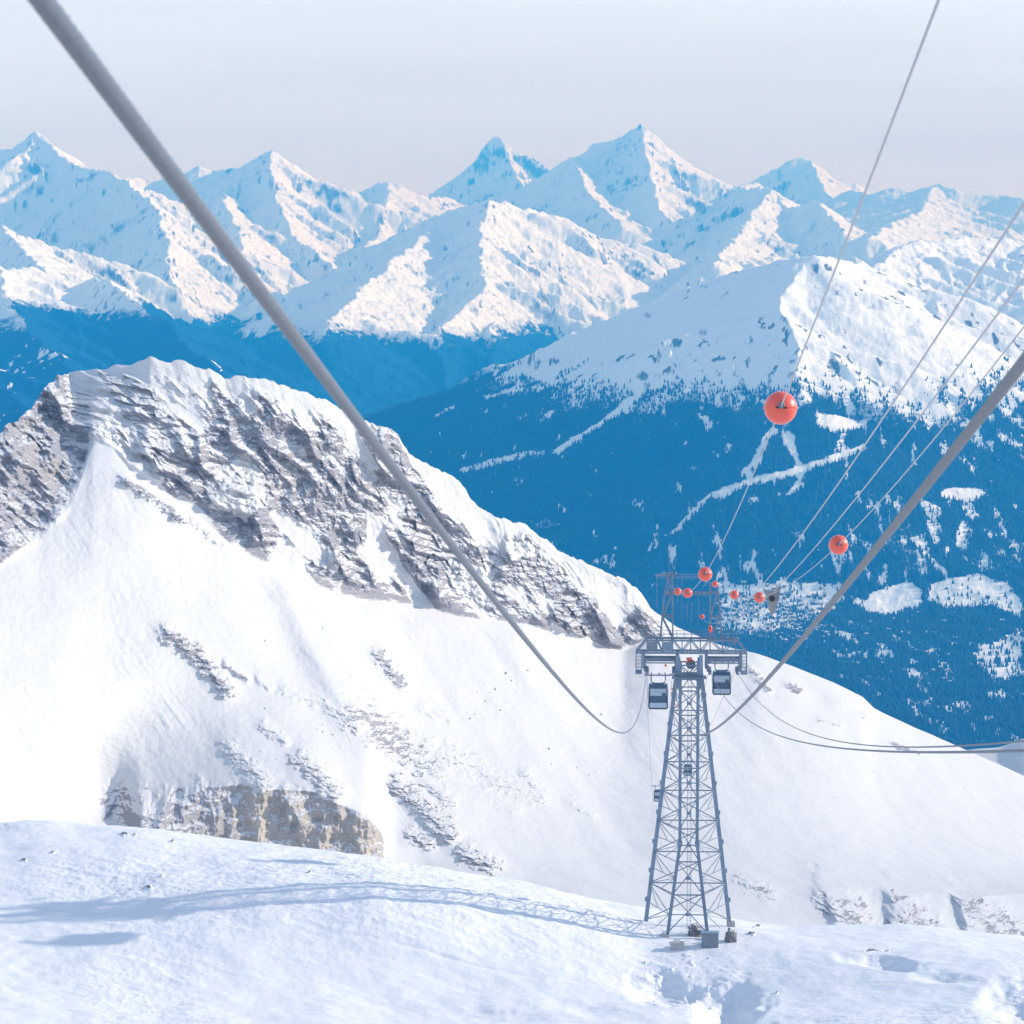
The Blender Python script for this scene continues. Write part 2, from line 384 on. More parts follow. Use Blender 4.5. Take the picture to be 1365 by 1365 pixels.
# buttresses and gullies
wz = 26 * fbm(S / 80, z / 45, 3, 108)
big = sst(-.3, .3, fbm(S / 110, z / 60, 2, 109)); but = (ridged((ws + wz) / 70 + .009 * z, z / 120, 4, 110) - .45) * (.35 + .9 * big)
g2 = (ridged((ws + wz * .6) / 24 + .012 * z, z / 38, 4, 113) - .45) * (.3 + 1.1 * sst(-.25, .3, fbm(S / 50, z / 40, 2, 115)))
def step(x, p=3.2):
    f = x - np.floor(x); return np.floor(x) + sst(.5 - .5 / p, .5 + .5 / p, f) - x
fault = 5.5 * np.round(3.2 * fbm(S / 34 + z / 120, z / 90, 3, 124)) ; st = st + fault; ledm = sst(-.25, .35, fbm(S / 48, z / 34, 3, 122)); led = (step(st / 13 + .5 * fbm(S / 45, z / 30, 2, 120)) * 13 * .34 + step(st / 4.3 + .6 * fbm(S / 18, z / 9, 3, 121)) * 4.3 * .42) * (.25 + .95 * ledm)
crag = .55 * fbm(S / 7, z / 4.2, 5, 131, .55) + .9 * (np.abs(fbm(S / 11 + .3 * z / 11, z / 7, 4, 133, .55)) - .18)
rockm = np.zeros_like(X)
push = 24 * but + 10 * g2 + led * 1.2 + 5.0 * crag
patch = fbm((S + .75 * z) / 27, (z - .25 * S) / 60, 4, 125) + .45 * fbm(S / 60, z / 22, 2, 126) + .17 - .30 * sst(.62, 1, v) - .16 * sst(560, 740, PX) * sst(.25, .7, v)
patch = sst(-.14, .16, patch)
push = 17 * but * (.55 + .45 * patch) + patch * (10 * g2 + led * 1.3 + 5.6 * crag) + (1 - patch) * (1.2 * crag - 2)
edge = sst(0, .14, v) * (.35 + .65 * (1 - sst(.86, 1.0, v)))
d2 = d - face * edge * push
# crest raggedness
cj = np.exp(-((TT - 5) / .22) ** 2) * right_fade
z2 = z + cj * (3.2 * fbm(S / 16, 0 * S, 4, 140, .6) + 1.4 * np.clip(step(S / 13 + .3), -1, 1))
# left flank wall (faces away from the sun): more broken
lf = sst(118, 70, PX) * face
d2 = d2 - lf * (16 * (ridged(X / 30 + .03 * z, z / 46, 5, 151, .6) - .4) + 5 * fbm(X / 6, z / 5, 4, 153))
# ribs of rock on the apron, running down to the right, and gullies at the far right
apron = sst(1.9, 2.3, TT) * (1 - sst(3.85, 4.02, TT))
RIBS = [([(222,842),(262,868),(302,920)],12,.75),([(505,868),(520,885),(535,908)],9,.8),([(300,885),(330,905)],5,.5),([(470,945),(515,965),(560,1000)],22,.55),([(500,975),(540,1000),(585,1020)],18,.6),([(540,1000),(610,1010),(650,1035)],16,.45),
        ([(530,1040),(570,1070),(600,1105)],16,.85),([(560,1030),(600,1060)],12,.6),([(400,1010),(425,1030),(448,1055)],12,.75),([(305,1000),(330,1020),(350,1040)],14,.5),([(600,1000),(660,1040),(720,1060)],15,.5),([(380,920),(440,940),(500,950)],10,.35),([(640,1050),(690,1075)],10,.4),([(560,940),(600,960)],7,.35),
        ([(550,1108),(570,1118)],12,.8),([(620,1132),(655,1150)],14,.8),([(700,1030),(720,1060)],10,.5),([(350,965),(380,985)],8,.45),([(985,1165),(1025,1190)],12,.6),([(760,1065),(790,1085)],7,.4),([(345,905),(360,915)],6,.3),
        ([(1098,1200),(1135,1210),(1160,1238)],15,.75),([(1128,1190),(1150,1200)],9,.6),([(1190,1180),(1215,1195)],10,.6),([(1210,1205),(1250,1235)],16,.85),([(1285,1185),(1300,1195),(1345,1240)],17,.8),([(1320,1210),(1365,1245)],18,.7),([(1075,890),(1110,905)],7,.45),([(1095,906),(1140,915),(1155,945)],9,.6),([(1125,930),(1155,942)],7,.6),([(1050,912),(1065,920)],6,.6),([(1010,905),(1025,918)],5,.5),([(885,640),(890,645)],3,0),([(1090,960),(1120,968)],4,.3),([(1190,990),(1225,1000)],6,.4),([(995,880),(1012,905)],6,.6),
        ([(170,640),(220,665),(240,690)],10,.8),([(265,690),(300,715),(335,735)],12,.7),([(355,615),(420,660)],4,0),([(105,575),(140,600)],6,0)]
rib = np.zeros_like(X); ribd = np.zeros_like(X)
for pts, wd, st_ in RIBS:
    xs = [p[0] for p in pts]; ys = [p[1] for p in pts]
    bx = (PX > min(xs) - 60) & (PX < max(xs) + 60) & (PY > min(ys) - 60) & (PY < max(ys) + 60)
    if not bx.any(): continue
    px, py = PX[bx], PY[bx]; dm = np.full(px.shape, 1e9)
    for (x0, y0), (x1, y1) in zip(pts[:-1], pts[1:]):
        ex, ey = x1 - x0, y1 - y0; tt = np.clip(((px - x0) * ex + (py - y0) * ey) / (ex * ex + ey * ey), 0, 1)
        dm = np.minimum(dm, np.hypot(px - x0 - tt * ex, py - y0 - tt * ey))
    e = np.clip(1.12 - dm / (wd * 1.0) + 1.5 * fbm(px / 13, py / 7, 5, 160, .6), 0, 1) * st_
    rib[bx] = np.maximum(rib[bx], e)
    ribd[bx] = np.maximum(ribd[bx], st_ * np.exp(-(dm / (wd * 1.3)) ** 2))
am = sst(1.0, 1.25, TT) * (1 - sst(3.9, 4.0, TT))
bro = fbm((PX + PY) / 22, (PY - PX * .5) / 10, 4, 171, .6)
d2 = d2 - am * (ribd * 4.5 + rib * (3.0 + 5 * bro))
outc0 = .8 * sst(1.02, 1.12, TT) * (1 - sst(1.5, 2.5, TT)) * sst(150, 200, PX) * (1 - sst(500, 522, PX))
sp = sst(.46, .62, fbm(PX / 7, PY / 5, 3, 187)) * sst(.05, .3, fbm(PX / 90, PY / 70, 2, 188)) * apron * sst(380, 460, PX + PY * .1) * (1 - sst(760, 900, PX))
d2 = d2 - 1.5 * sp
# long soft flutes on the apron running down to the right, wind shaped
fl = fbm((PX - PY * .6) / 110, PY / 420, 3, 181)
d2 = d2 - apron * (8 * fl * sst(300, 560, PX) + .75 * sst(-.1, .4, fbm(PX / 120, PY / 90, 2, 184)) * fbm((PX - PY * .62 + 9 * fbm(PX / 60, PY / 60, 2, 186)) / 14, PY / 120, 4, 183, .6) + .35 * fbm(PX / 9, PY / 7, 3, 189) + 3.5 * fbm((PX - PY * .2) / 150, PY / 120, 3, 185))
# the band of shade: shoulder running from the wall foot down to the lower outcrop
sh = (PX - np.interp(PY, [800, 900, 1000, 1100, 1200], [390, 440, 495, 580, 700])) / 46
d2 = d2 - apron * 9 * np.where(sh > 0, np.exp(-sh * sh * .25), np.exp(-sh * sh * 3.0))
for gx, wid in [(1112, 40), (1200, 46), (1290, 38)]:
    u = (PX - gx - (PY - 1210) * .42) / wid + .5 * fbm(PX / 40, PY / 30, 3, gx)
    d2 = d2 - {1112: 13, 1200: 20, 1290: 17}[gx] * sst(1110, 1215, PY) * sst(.9, 1.2, TT) * (1 - sst(2.6, 3.2, TT)) * np.where(u > 0, np.exp(-u * u * .5), np.exp(-u * u * 12))
# wind hollow at the lower left: the snow turns away from the sun towards the left
d2 = d2 + 42 * sst(350, 100, PX + (PY - 1060) * .25) * sst(40, 100, PX + (PY - 1060) * .7) * sst(885, 1100, PY) * am * (1 - outc0)
# lower outcrop wall
outc = sst(1.02, 1.12, TT) * (1 - sst(1.86, 2.12, TT + .16 * fbm(X / 9, d / 9, 3, 195))) * sst(118, 150, PX) * (1 - sst(500, 522, PX))
d2 = d2 - outc * (7 * (ridged(X / 15, z / 40, 4, 191) - .5) + 3 * fbm(X / 5, z / 4, 4, 193))
# small snow relief
z2 = z2 + (1 - face) * (.5 * fbm(X / 22, d / 22, 4, 200)) * sst(.5, 1.2, TT)
X2 = A2[None, :] * d2
nx, ny, nz = gnormal(X2, d2, z2)
nzb = blur(nz, 5)
cover = fbm(S / 44, z / 30, 3, 210) * .75 + fbm(S / 9, z / 5, 3, 211) * .42
cover = cover - .35 * big + .16
cover = cover + .22 * sst(.62, .95, v) + .25 * sst(600, 760, PX) * sst(.3, .8, v)
steep = sst(.62, .42, nz * .62 + nzb * .38 + cover * .36)
rockm = face * steep * (.06 + .94 * patch) * (.18 + .82 * sst(-.30, -.02, but / (.35 + .9 * big) + .55 * g2 + .18 * fbm(S / 12, z / 9, 3, 213))) * (1 - .55 * sst(.9, 1., v)) * 1.1
# open snow fields inside the wall
for poly, s in [([(95,520),(120,545),(118,590),(175,640),(235,680),(200,600),(165,560),(140,505),(80,500)],1.0), ([(275,640),(330,600),(360,665),(330,690),(280,680)],.8),
                ([(180,490),(235,490),(240,540),(215,545)],.9), ([(310,510),(350,505),(345,545),(320,560)],.7), ([(655,690),(700,700),(720,745),(680,740)],.8), ([(400,720),(470,740),(455,790),(410,760)],.5), ([(700,700),(760,745),(800,762),(770,775),(720,745)],.6)]:
    sd = poly_sd(PX, PY, poly) + 7 * fbm(PX / 16, PY / 12, 3, 220)
    rockm = rockm * (1 - s * sst(-5, 6, sd))
rockm = np.maximum(rockm, am * np.clip(rib * (1.25 + .6 * (PX > 960)), 0, 1) * sst(.985, .66, nz + .22 * bro - .10 * (PX > 960)))
rockm = np.maximum(rockm, .75 * sp)
out_r = outc * sst(.86, .55, nz + .25 * fbm(X / 12, z / 6, 3, 231))
rockm = np.maximum(rockm, out_r)
rockm = np.maximum(rockm, lf * sst(.90, .62, nz + .3 * cover))
warm = np.clip(outc * sst(220, 330, PX) * (.5 + .5 * fbm(X / 14, z / 12, 2, 233) + .2), 0, 1) + face * .2 * sst(.1, .5, fbm(S / 40, z / 30, 2, 235))
MOUNT = (A2, d2, z2)
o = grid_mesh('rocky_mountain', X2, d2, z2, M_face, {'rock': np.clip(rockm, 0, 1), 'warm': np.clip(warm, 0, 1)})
tag(o, 'rocky snow covered mountain with banded cliffs above an open snow apron', None, None, 'structure')
# snow ridge behind at the right edge
kn = [curve_knots([(px, py + 60, 2050) for px, py in [(1180,1010),(1290,1000),(1335,1000),(1365,986),(1450,975),(1800,990)]]),
      curve_knots([(px, py, 2150) for px, py in [(1180,1010),(1290,1003),(1335,999),(1365,986),(1450,972),(1800,985)]]),
      curve_knots([(px, py + 80, 2350) for px, py in [(1180,1010),(1290,1003),(1335,999),(1365,986),(1450,972),(1800,985)]])]
A3 = np.linspace(.112, .26, 200)
d, z, t = loft(A3, kn, [60, 40], sm={0: 9, 1: 9, 2: 9})
z = z + 1.5 * fbm(A3[None, :] * d / 40, d / 40, 3, 240)
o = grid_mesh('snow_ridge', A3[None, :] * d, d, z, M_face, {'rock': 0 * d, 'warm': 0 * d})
tag(o, None, None, None, 'structure')
# ------------------------------------------------------------------ far alpine range: a tree of ridges
AF = acols(.172, int(1250 * Q), .26, 70)
NR = int(1500 * Q)
DF = 7000 * np.exp(np.linspace(0, math.log(51000 / 7000), NR))
GX = (AF[None, :] * DF[:, None]).astype(np.float32); GY = np.repeat(DF[:, None], len(AF), 1).astype(np.float32)
wx = 75 * fbm(GX / 900, GY / 900, 3, 301) + 30 * fbm(GX / 200, GY / 200, 2, 303)
wy = 75 * fbm(GX / 900, GY / 900, 3, 302) + 30 * fbm(GX / 200, GY / 200, 2, 304)
WX, WY = GX + wx, GY + wy
floor = np.interp(DF, [7000, 9000, 11700, 14000, 17000, 20000, 26000, 32000, 40000, 51000], [-1650, -1400, -1215, -1230, -1120, -900, -560, -250, 0, 60])[:, None].astype(np.float32)
Hh = np.repeat(floor, len(AF), 1) + 60 * fbm(GX / 1800, GY / 1800, 4, 310)
def seg_eval(p0, p1, sl, sr, rad, conc):
    """raise the terrain to a ridge segment; p = (x,y,z); sl/sr slopes on its left / right side"""
    lo = min(p0[1], p1[1]) - rad; hi = max(p0[1], p1[1]) + rad
    i0, i1 = np.searchsorted(DF, [lo, hi])
    ya = max(lo, 6000)
    aa = [(x + s) / yy for x in (p0[0], p1[0]) for s in (-rad, rad) for yy in (max(ya, 7000), hi)]
    j0, j1 = np.searchsorted(AF, [min(aa), max(aa)])
    if i1 - i0 < 1 or j1 - j0 < 1: return
    x = WX[i0:i1, j0:j1] - p0[0]; y = WY[i0:i1, j0:j1] - p0[1]
    ex, ey = p1[0] - p0[0], p1[1] - p0[1]; L2 = ex * ex + ey * ey + 1e-6
    t = np.clip((x * ex + y * ey) / L2, 0, 1)
    dx = x - t * ex; dy = y - t * ey; dist = np.sqrt(dx * dx + dy * dy)
    side = ex * y - ey * x
    s = np.where(side > 0, sl, sr)
    h = p0[2] + t * (p1[2] - p0[2]) - conc * (1 - np.exp(-dist * s / conc))
    blk = Hh[i0:i1, j0:j1]; np.maximum(blk, h, out=blk)
RIDGES = [
 # (points px,py,km), slope, child spacing m, child length m
 ([(-420,300,32),(-250,262,31.5),(-120,228,31),(-40,210,31),(0,202,31),(20,196,31),(45,177,31),(60,190,30.7),(80,205,30.4),(110,222,30),(140,228,29.6),(165,240,29.2)], .75, 800, 1700),
 ([(165,240,29.2),(200,272,27.6),(218,296,26.6),(222,342,25.4),(240,392,24.2),(265,432,23.2)], .75, 700, 1200),
 ([(165,240,37),(185,236,38),(215,239,38),(240,232,37),(265,219,36),(290,229,36),(320,222,35),(345,212,34.5),(360,200,34),(375,212,34.4),(395,225,35),(420,238,35.5),(450,256,36),(480,256,38),(510,243,38),(530,242,38),(560,260,38),(585,263,39),(610,268,40)], .8, 800, 1600),
 ([(360,200,34),(366,240,33),(374,282,31.8),(400,322,30.6),(438,350,29.2),(455,390,27.5)], .75, 600, 1200),
 ([(290,229,36),(300,270,32),(318,308,29.5),(332,348,27.6),(345,392,25.8),(340,425,24.4)], .75, 700, 1200),
 ([(520,243,38),(512,275,35),(500,315,32),(470,350,29.5)], .7, 700, 1200),
 ([(570,271,45),(600,252,45),(622,231,45),(638,213,45),(648,199,45),(654,187,45),(660,181,45),(669,181.5,45),(674,189,45),(680,198,45),(694,204,45),(710,212,45.2),(722,219,45.3),(740,236,45.6),(770,248,46)], 1.35, 1300, 1200),
 ([(668,182,45),(678,212,44.3),(690,236,43.6),(700,255,42.6)], 1.0, 900, 1000),
 ([(850,164,37),(836,173,37),(815,185,37),(790,193,37),(770,207,37),(755,221,37.2),(730,236,37.6),(700,251,38),(650,262,38)], .95, 800, 1500),
 ([(850,164,37),(862,175,37),(880,190,37),(905,208,37),(930,228,37.1),(950,240,37.4),(975,247,37.6),(1010,244,38)], .95, 800, 1500),
 ([(850,164,37),(862,202,36.2),(868,238,35.2),(880,275,34),(905,310,32.5),(915,345,30.5)], .8, 700, 1200),
 ([(770,207,37),(775,240,35.5),(800,275,33.5),(830,300,31.5)], .65, 900, 1100),
 ([(985,246,44),(1010,239,44),(1035,225,43),(1055,214,43),(1072,211,43),(1090,221,43),(1110,239,43),(1140,246,43),(1165,257,44)], .9, 900, 1500),
 ([(1080,214,43),(1095,240,42),(1105,262,41)], .8, 900, 1200),
 ([(1130,255,41),(1165,259,40),(1190,250,40),(1215,257,40),(1245,247,39),(1275,255,38),(1310,261,38),(1340,262,38),(1365,265,37),(1500,270,37),(1800,262,37)], .45, 1500, 2000),
 ([(975,247,37.6),(1000,252,35),(1026,252,32),(1050,278,31.3),(1085,266,31),(1110,290,30),(1132,312,29)], .7, 700, 1200),
 ([(1026,252,32),(1000,290,30),(975,325,27.5),(950,352,25.2)], .7, 600, 1100),
 ([(1245,247,39),(1230,280,34),(1190,300,30),(1160,318,27)], .5, 900, 1400),
 # central mountain with the sunny flank
 ([(560,300,26.5),(610,276,26.2),(651,266,26),(690,276,26.6),(755,292,27.6),(825,340,28.4),(908,389,29.3),(960,420,29.6)], .62, 520, 1500),
 ([(651,266,26),(640,300,25),(637,330,24.2),(648,380,23.2),(610,415,22.3),(583,442,21.6),(592,492,20.7),(610,545,19.4)], .72, 480, 1100),
 ([(583,300,26),(545,330,24.6),(500,372,23),(455,412,21.6),(430,450,20.4)], .55, 600, 1000),
 ([(701,300,26),(690,350,24.6),(660,420,22.8),(655,480,21)], .7, 450, 800),
 # left block
 ([(-420,360,16.5),(-200,345,17.5),(-60,345,18.6),(0,352,19.2),(60,364,19.8),(100,372,20)], .6, 480, 1300),
 ([(100,380,20),(138,372,19),(165,398,18.4),(215,428,17.6),(255,462,16.8),(300,498,15.8)], .65, 450, 1000),
 ([(0,352,19.2),(10,400,17.6),(40,445,16.4),(90,490,15.2)], .6, 450, 900),
 ([(-60,280,24),(0,300,23.6),(36,334,22.6),(60,362,21.4)], .6, 600, 1000),
 ([(-300,400,14.5),(-120,470,13.5),(0,520,12.6),(80,560,11.8)], .42, 500, 1000),
 # right: near forested mountain
 ([(380,640,19.2),(430,612,18.8),(520,577,18.2),(600,546,17.7),(690,500,17.0),(735,463,16.7),(800,431,16.2),(905,389,15.3),(1000,356,14.4),(1075,339,13.9),(1120,345,14.5),(1180,362,16.2)], .60, 850, 600),
 ([(1062,346,13.9),(1046,396,13.5),(1062,440,13.15),(1060,476,12.9),(1052,512,12.6)], .57, 420, 500),
 ([(1170,352,17.5),(1210,325,18.4),(1280,318,19),(1365,322,19.5),(1500,320,20),(1800,325,20)], .5, 600, 1300),
 ([(1215,330,18.4),(1232,380,17.4),(1262,440,15.9),(1300,500,14.5)], .45, 420, 900),
 ([(1365,325,19.3),(1368,420,17),(1400,520,14.4)], .45, 420, 900),
 ([(1120,346,14.8),(1150,400,14.2),(1200,470,13.8),(1250,520,13.2)], .4, 380, 800),
]
rnd = random.Random(5)
def ridge(pts3, slope, spacing, clen, depth=0):
    for (p0, p1) in zip(pts3[:-1], pts3[1:]):
        seg_eval(p0, p1, slope, slope, 5200 if depth == 0 else (clen * 1.5 + 300 if depth == 1 else 520), 2600)
    if depth >= 2: return
    acc = rnd.uniform(0, spacing)
    for (p0, p1) in zip(pts3[:-1], pts3[1:]):
        ex, ey, ez = p1[0] - p0[0], p1[1] - p0[1], p1[2] - p0[2]; L = math.hypot(ex, ey)
        if L < 1: continue
        ux, uy = ex / L, ey / L; g = ez / L
        while acc < L:
            for sd in (-1, 1):
                if rnd.random() < .12: continue
                t = min(max(acc + rnd.uniform(-.2, .2) * spacing, 0), L)
                ang = R(rnd.uniform(48, 78)) * sd
                fx, fy = (ux, uy) if g <= 0 else (-ux, -uy)
                cx, cy = fx * math.cos(ang) - fy * math.sin(ang), fx * math.sin(ang) + fy * math.cos(ang)
                ln = clen * rnd.uniform(.55, 1.25); n = 4 if depth == 0 else 2
                s = slope * rnd.uniform(.5, .78)
                x, y, zz = p0[0] + ux * t, p0[1] + uy * t, p0[2] + g * t - rnd.uniform(4, 25)
                ch = [(x, y, zz)]
                for k in range(n):
                    a = rnd.uniform(-.3, .3); cx, cy = cx * math.cos(a) - cy * math.sin(a), cx * math.sin(a) + cy * math.cos(a)
                    st = ln / n; x += cx * st; y += cy * st; zz -= st * s * rnd.uniform(.75, 1.25); ch.append((x, y, zz))
                ridge(ch, slope * rnd.uniform(1.1, 1.45), 230 if depth == 0 else 140, ln * .42, depth + 1)
            acc += spacing * rnd.uniform(.7, 1.3)
        acc -= L
for pts, slope, spc, cl in RIDGES:
    p3 = []
    for (a, b, km) in pts:
        w = P(a, b, km * 1000); p3.append((w.x, w.y, w.z))
    ridge(p3, slope, spc, cl)
# finer relief
amp = np.interp(DF, [9000, 12500, 15500, 20000, 51000], [.25, .36, .46, .95, 1.15])[:, None]
Hh = Hh + amp * (46 * (ridged(GX / 560 + .25 * fbm(GX / 300, GY / 300, 2, 332), GY / 560, 4, 330, .58) - .45) + 26 * (ridged(GX / 170, GY / 170, 4, 340, .6) - .45) + (9 + 8 * sst(20000, 14500, GY)) * fbm(GX / 48, GY / 48, 3, 345))
# village terrace
ter = sst(11000, 11500, GY) * (1 - sst(11900, 12300, GY))
PXF, PYF = proj(GX, GY, Hh)
nx, ny, nz = gnormal(GX, GY, Hh)
nzb = blur(nz, 5)
tl = -640 + 130 * fbm(GX / 1500, GY / 1500, 3, 350) + 60 * fbm(GX / 300, GY / 300, 2, 351) + 90 * (nx * .8)
tl = tl + 210 * sst(420, 250, PXF) * sst(22500, 17500, GY) + 60 * sst(650, 420, PXF)
wtl = 40 + 70 * sst(17500, 15500, GY)
forest = sst(90 + wtl, -110 - wtl * .4, Hh - tl + wtl * .9 * fbm(GX / 70, GY / 120, 4, 353, .62))
# clearings, pistes, meadows and avalanche tracks
CLEAR = [([(1028,566),(1010,600),(985,632),(1000,640),(1016,612),(1036,572)],.9), ([(880,720),(930,670),(968,645),(1000,636),(1060,622),(1130,600),(1150,590),(1155,600),(1100,622),(1060,634),(1000,648),(975,660),(965,668),(950,662),(905,708)],.85),
 ([(1048,570),(1060,580),(1062,608),(1072,625),(1070,652),(1045,662),(1060,640),(1058,618),(1044,590)],.85), ([(1085,552),(1120,556),(1158,562),(1150,572),(1105,575),(1090,565)],1.0), ([(1118,575),(1128,570),(1122,590),(1138,596),(1112,606)],.8),
 ([(1100,505),(1108,505),(1142,550),(1136,552)],.6), ([(730,600),(780,575),(830,535),(850,525),(846,538),(800,572),(745,606)],.95), ([(600,625),(640,615),(700,600),(740,598),(700,610),(620,632)],.75), ([(575,550),(610,540),(608,545),(580,556)],.9), ([(645,527),(700,515),(697,525),(655,531)],.8), ([(705,482),(760,480),(740,512),(700,505)],1),
 ([(715,560),(760,545),(790,525),(760,540),(720,565)],.5), ([(1250,652),(1300,650),(1318,656),(1300,668),(1262,664)],.95), ([(1272,608),(1290,612),(1285,620)],.8), ([(775,655),(790,648),(802,662),(795,672)],.35), ([(690,690),(740,690),(755,700),(720,706)],.45), ([(880,760),(905,735),(900,760)],.3), ([(1085,640),(1090,640),(1094,720),(1090,720)],.5),
 ([(1160,790),(1190,780),(1230,790),(1225,810),(1180,825),(1150,818)],1), ([(1185,780),(1215,776),(1232,788),(1210,798),(1190,792)],1), ([(1240,775),(1300,765),(1345,775),(1365,800),(1365,830),(1320,808),(1260,812),(1235,800)],.8), ([(1295,870),(1330,850),(1365,835),(1365,905),(1320,910)],.75), ([(950,775),(1010,780),(1090,775),(1130,800),(1100,820),(1060,835),(1000,850),(960,840)],.76), ([(1190,885),(1235,890),(1255,905),(1225,915)],.55), ([(1115,878),(1150,880),(1145,888),(1120,886)],.7), ([(1350,560),(1365,555),(1365,575)],.6), ([(1130,852),(1160,855),(1155,862),(1125,860)],.55), ([(1060,868),(1360,876),(1360,879),(1060,871)],.35), ([(1300,690),(1330,690),(1350,720),(1320,715)],.3), ([(1330,740),(1365,735),(1365,760),(1340,755)],.35)]
jx = 12 * fbm(GX / 170, GY / 170, 5, 360, .7); jy = 7.0 * fbm(GX / 170, GY / 170, 5, 361, .7)
inf = (PXF > -60) & (PXF < 1420) & (GY < 17500)
PXJ, PYJ = PXF + jx, PYF + jy
for poly, s in CLEAR:
    xs = [p[0] for p in poly]; ys = [p[1] for p in poly]
    b = inf & (PXJ > min(xs) - 8) & (PXJ < max(xs) + 8) & (PYJ > min(ys) - 8) & (PYJ < max(ys) + 8)
    if b.any():
        sd = poly_sd(PXJ[b], PYJ[b], poly); forest[b] = forest[b] * (1 - s * sst(-1.5, 2.5, sd))
# thinner woods with snow showing, in patches on the lower right slope
thin = sst(.05, .45, fbm(GX / 900 + 4, GY / 900, 4, 370)) * sst(900, 1250, PXF) * (GY < 15500)
forest = forest * (1 - .5 * thin)
gap = sst(.20, .42, .14 * sst(850, 1150, PXF) + fbm(GX / 55, GY / 190, 4, 372, .6) + .35 * fbm(GX / 700, GY / 700, 3, 373)) * (GY < 16500)
forest = forest * (1 - .75 * gap)
rocky = sst(.87, .60, nz * .75 + nzb * .25 + .20 * fbm(GX / 520, GY / 520, 5, 380, .6) + .07) * sst(-760, -400, Hh)
spk = sst(.04, .34, fbm(GX / 62, GY / 120, 5, 390, .66)) * sst(-.15, .22, fbm(GX / 800, GY / 800, 3, 391)) * sst(-760, -500, Hh)
rocky = np.clip(np.maximum(rocky * .92, (.64 + .3 * sst(17500, 15500, GY)) * spk), 0, 1)
FARZ = Hh
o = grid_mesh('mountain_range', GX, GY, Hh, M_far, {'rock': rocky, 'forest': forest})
tag(o, 'distant snowy alpine peaks above a forested valley', None, None, 'structure')

# ---- forest: conifers standing on the near valley side
rng = np.random.default_rng(3)
NT = int(150000)
ii = np.searchsorted(DF, rng.uniform(9000, 15500, NT * 4) ).clip(1, NR - 2)
jj = rng.integers(60, len(AF) - 60, NT * 4)
keep = (forest[ii, jj] > rng.uniform(.15, 1.1, NT * 4)) & (PXF[ii, jj] > 380) & (PYF[ii, jj] > 380)
near_edge = (forest[ii, jj] < .95) | (rng.uniform(0, 1, NT * 4) < .45)
ii, jj = ii[keep & near_edge][:NT], jj[keep & near_edge][:NT]
n = len(ii)
bx = GX[ii, jj] + rng.uniform(-3, 3, n); by = GY[ii, jj] + rng.uniform(-7, 7, n); bz = Hh[ii, jj] - 2.5
hh = rng.uniform(11, 25, n); rr = hh * rng.uniform(.16, .24, n); ph = rng.uniform(0, 6.28, n)
V = np.empty((n, 9, 3), np.float32)
for k in range(4):
    a = ph + k * math.pi / 2
    V[:, k, 0] = bx + rr * np.cos(a); V[:, k, 1] = by + rr * np.sin(a); V[:, k, 2] = bz + hh * .1
    V[:, k + 4, 0] = bx + rr * .62 * np.cos(a + .78); V[:, k + 4, 1] = by + rr * .62 * np.sin(a + .78); V[:, k + 4, 2] = bz + hh * .48
V[:, 8] = np.stack([bx, by, bz + hh], -1)
tri = []
for k in range(4):
    k2 = (k + 1) % 4
    tri += [(k, k2, 4 + k), (4 + k, k2, 4 + k2), (4 + k, 4 + k2, 8)]
tri = np.array(tri, np.int32)
Fc = (tri[None] + (np.arange(n, dtype=np.int32) * 9)[:, None, None]).reshape(-1)
me = bpy.data.meshes.new('conifer_forest'); me.vertices.add(n * 9); me.vertices.foreach_set('co', V.ravel())
me.loops.add(len(Fc)); me.loops.foreach_set('vertex_index', Fc); nf = len(Fc) // 3
me.polygons.add(nf); me.polygons.foreach_set('loop_start', np.arange(0, nf * 3, 3, dtype=np.int32)); me.update(calc_edges=True)
M_tree = paint('haze_blue_conifers', (.002, .048, .145), .9, 0, .4, .01)  # needle colour shifted to blue, standing in for extra haze
me.materials.append(M_tree)
o = bpy.data.objects.new('conifer_forest', me); COL.objects.link(o)
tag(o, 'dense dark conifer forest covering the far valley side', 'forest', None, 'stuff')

# ---- village on the terrace
M_wall = paint('chalet_wall', (.16, .12, .10), .8, 0, .3, .2); M_roof = paint('snowy_roof', (.82, .84, .88), .8, 0, .05, .2)
protos = []
def house(w, l, h, rf):
    m = MB(); m.box((0, 0, h / 2 - 1), w, l, h + 2)
    m.add([(-w/2, -l/2, h), (w/2, -l/2, h), (0, -l/2, h + rf), (-w/2, l/2, h), (w/2, l/2, h), (0, l/2, h + rf)], [(0, 1, 2), (3, 5, 4)])
    r = MB(); e = 1.1; k = rf / (w / 2)
    for s in (-1, 1):
        r.add([(0, -l/2 - e, h + rf + .02), (s * (w/2 + e), -l/2 - e, h - e * k + .02), (s * (w/2 + e), l/2 + e, h - e * k + .02), (0, l/2 + e, h + rf + .02),
               (0, -l/2 - e, h + rf + .7), (s * (w/2 + e), -l/2 - e, h - e * k + .6), (s * (w/2 + e), l/2 + e, h - e * k + .6), (0, l/2 + e, h + rf + .7)],
              [(0, 1, 2, 3), (7, 6, 5, 4), (0, 4, 5, 1), (1, 5, 6, 2), (2, 6, 7, 3)])
    r.box((w * .22, l * .2, h + rf * .9), 1.0, 1.0, 2.2)
    return m, r
def place(o, px, py, used=[]):
    q = (PXF[:, :] - px) ** 2
    return None
cand = np.argwhere((PXF > 955) & (PXF < 1105) & (PYF > 778) & (PYF < 856) & (GY > 9000) & (GY < 13500))
cand2 = np.argwhere((PXF > 1150) & (PXF < 1365) & (PYF > 770) & (PYF < 915) & (GY > 8500) & (GY < 13500))
rv = random.Random(9)
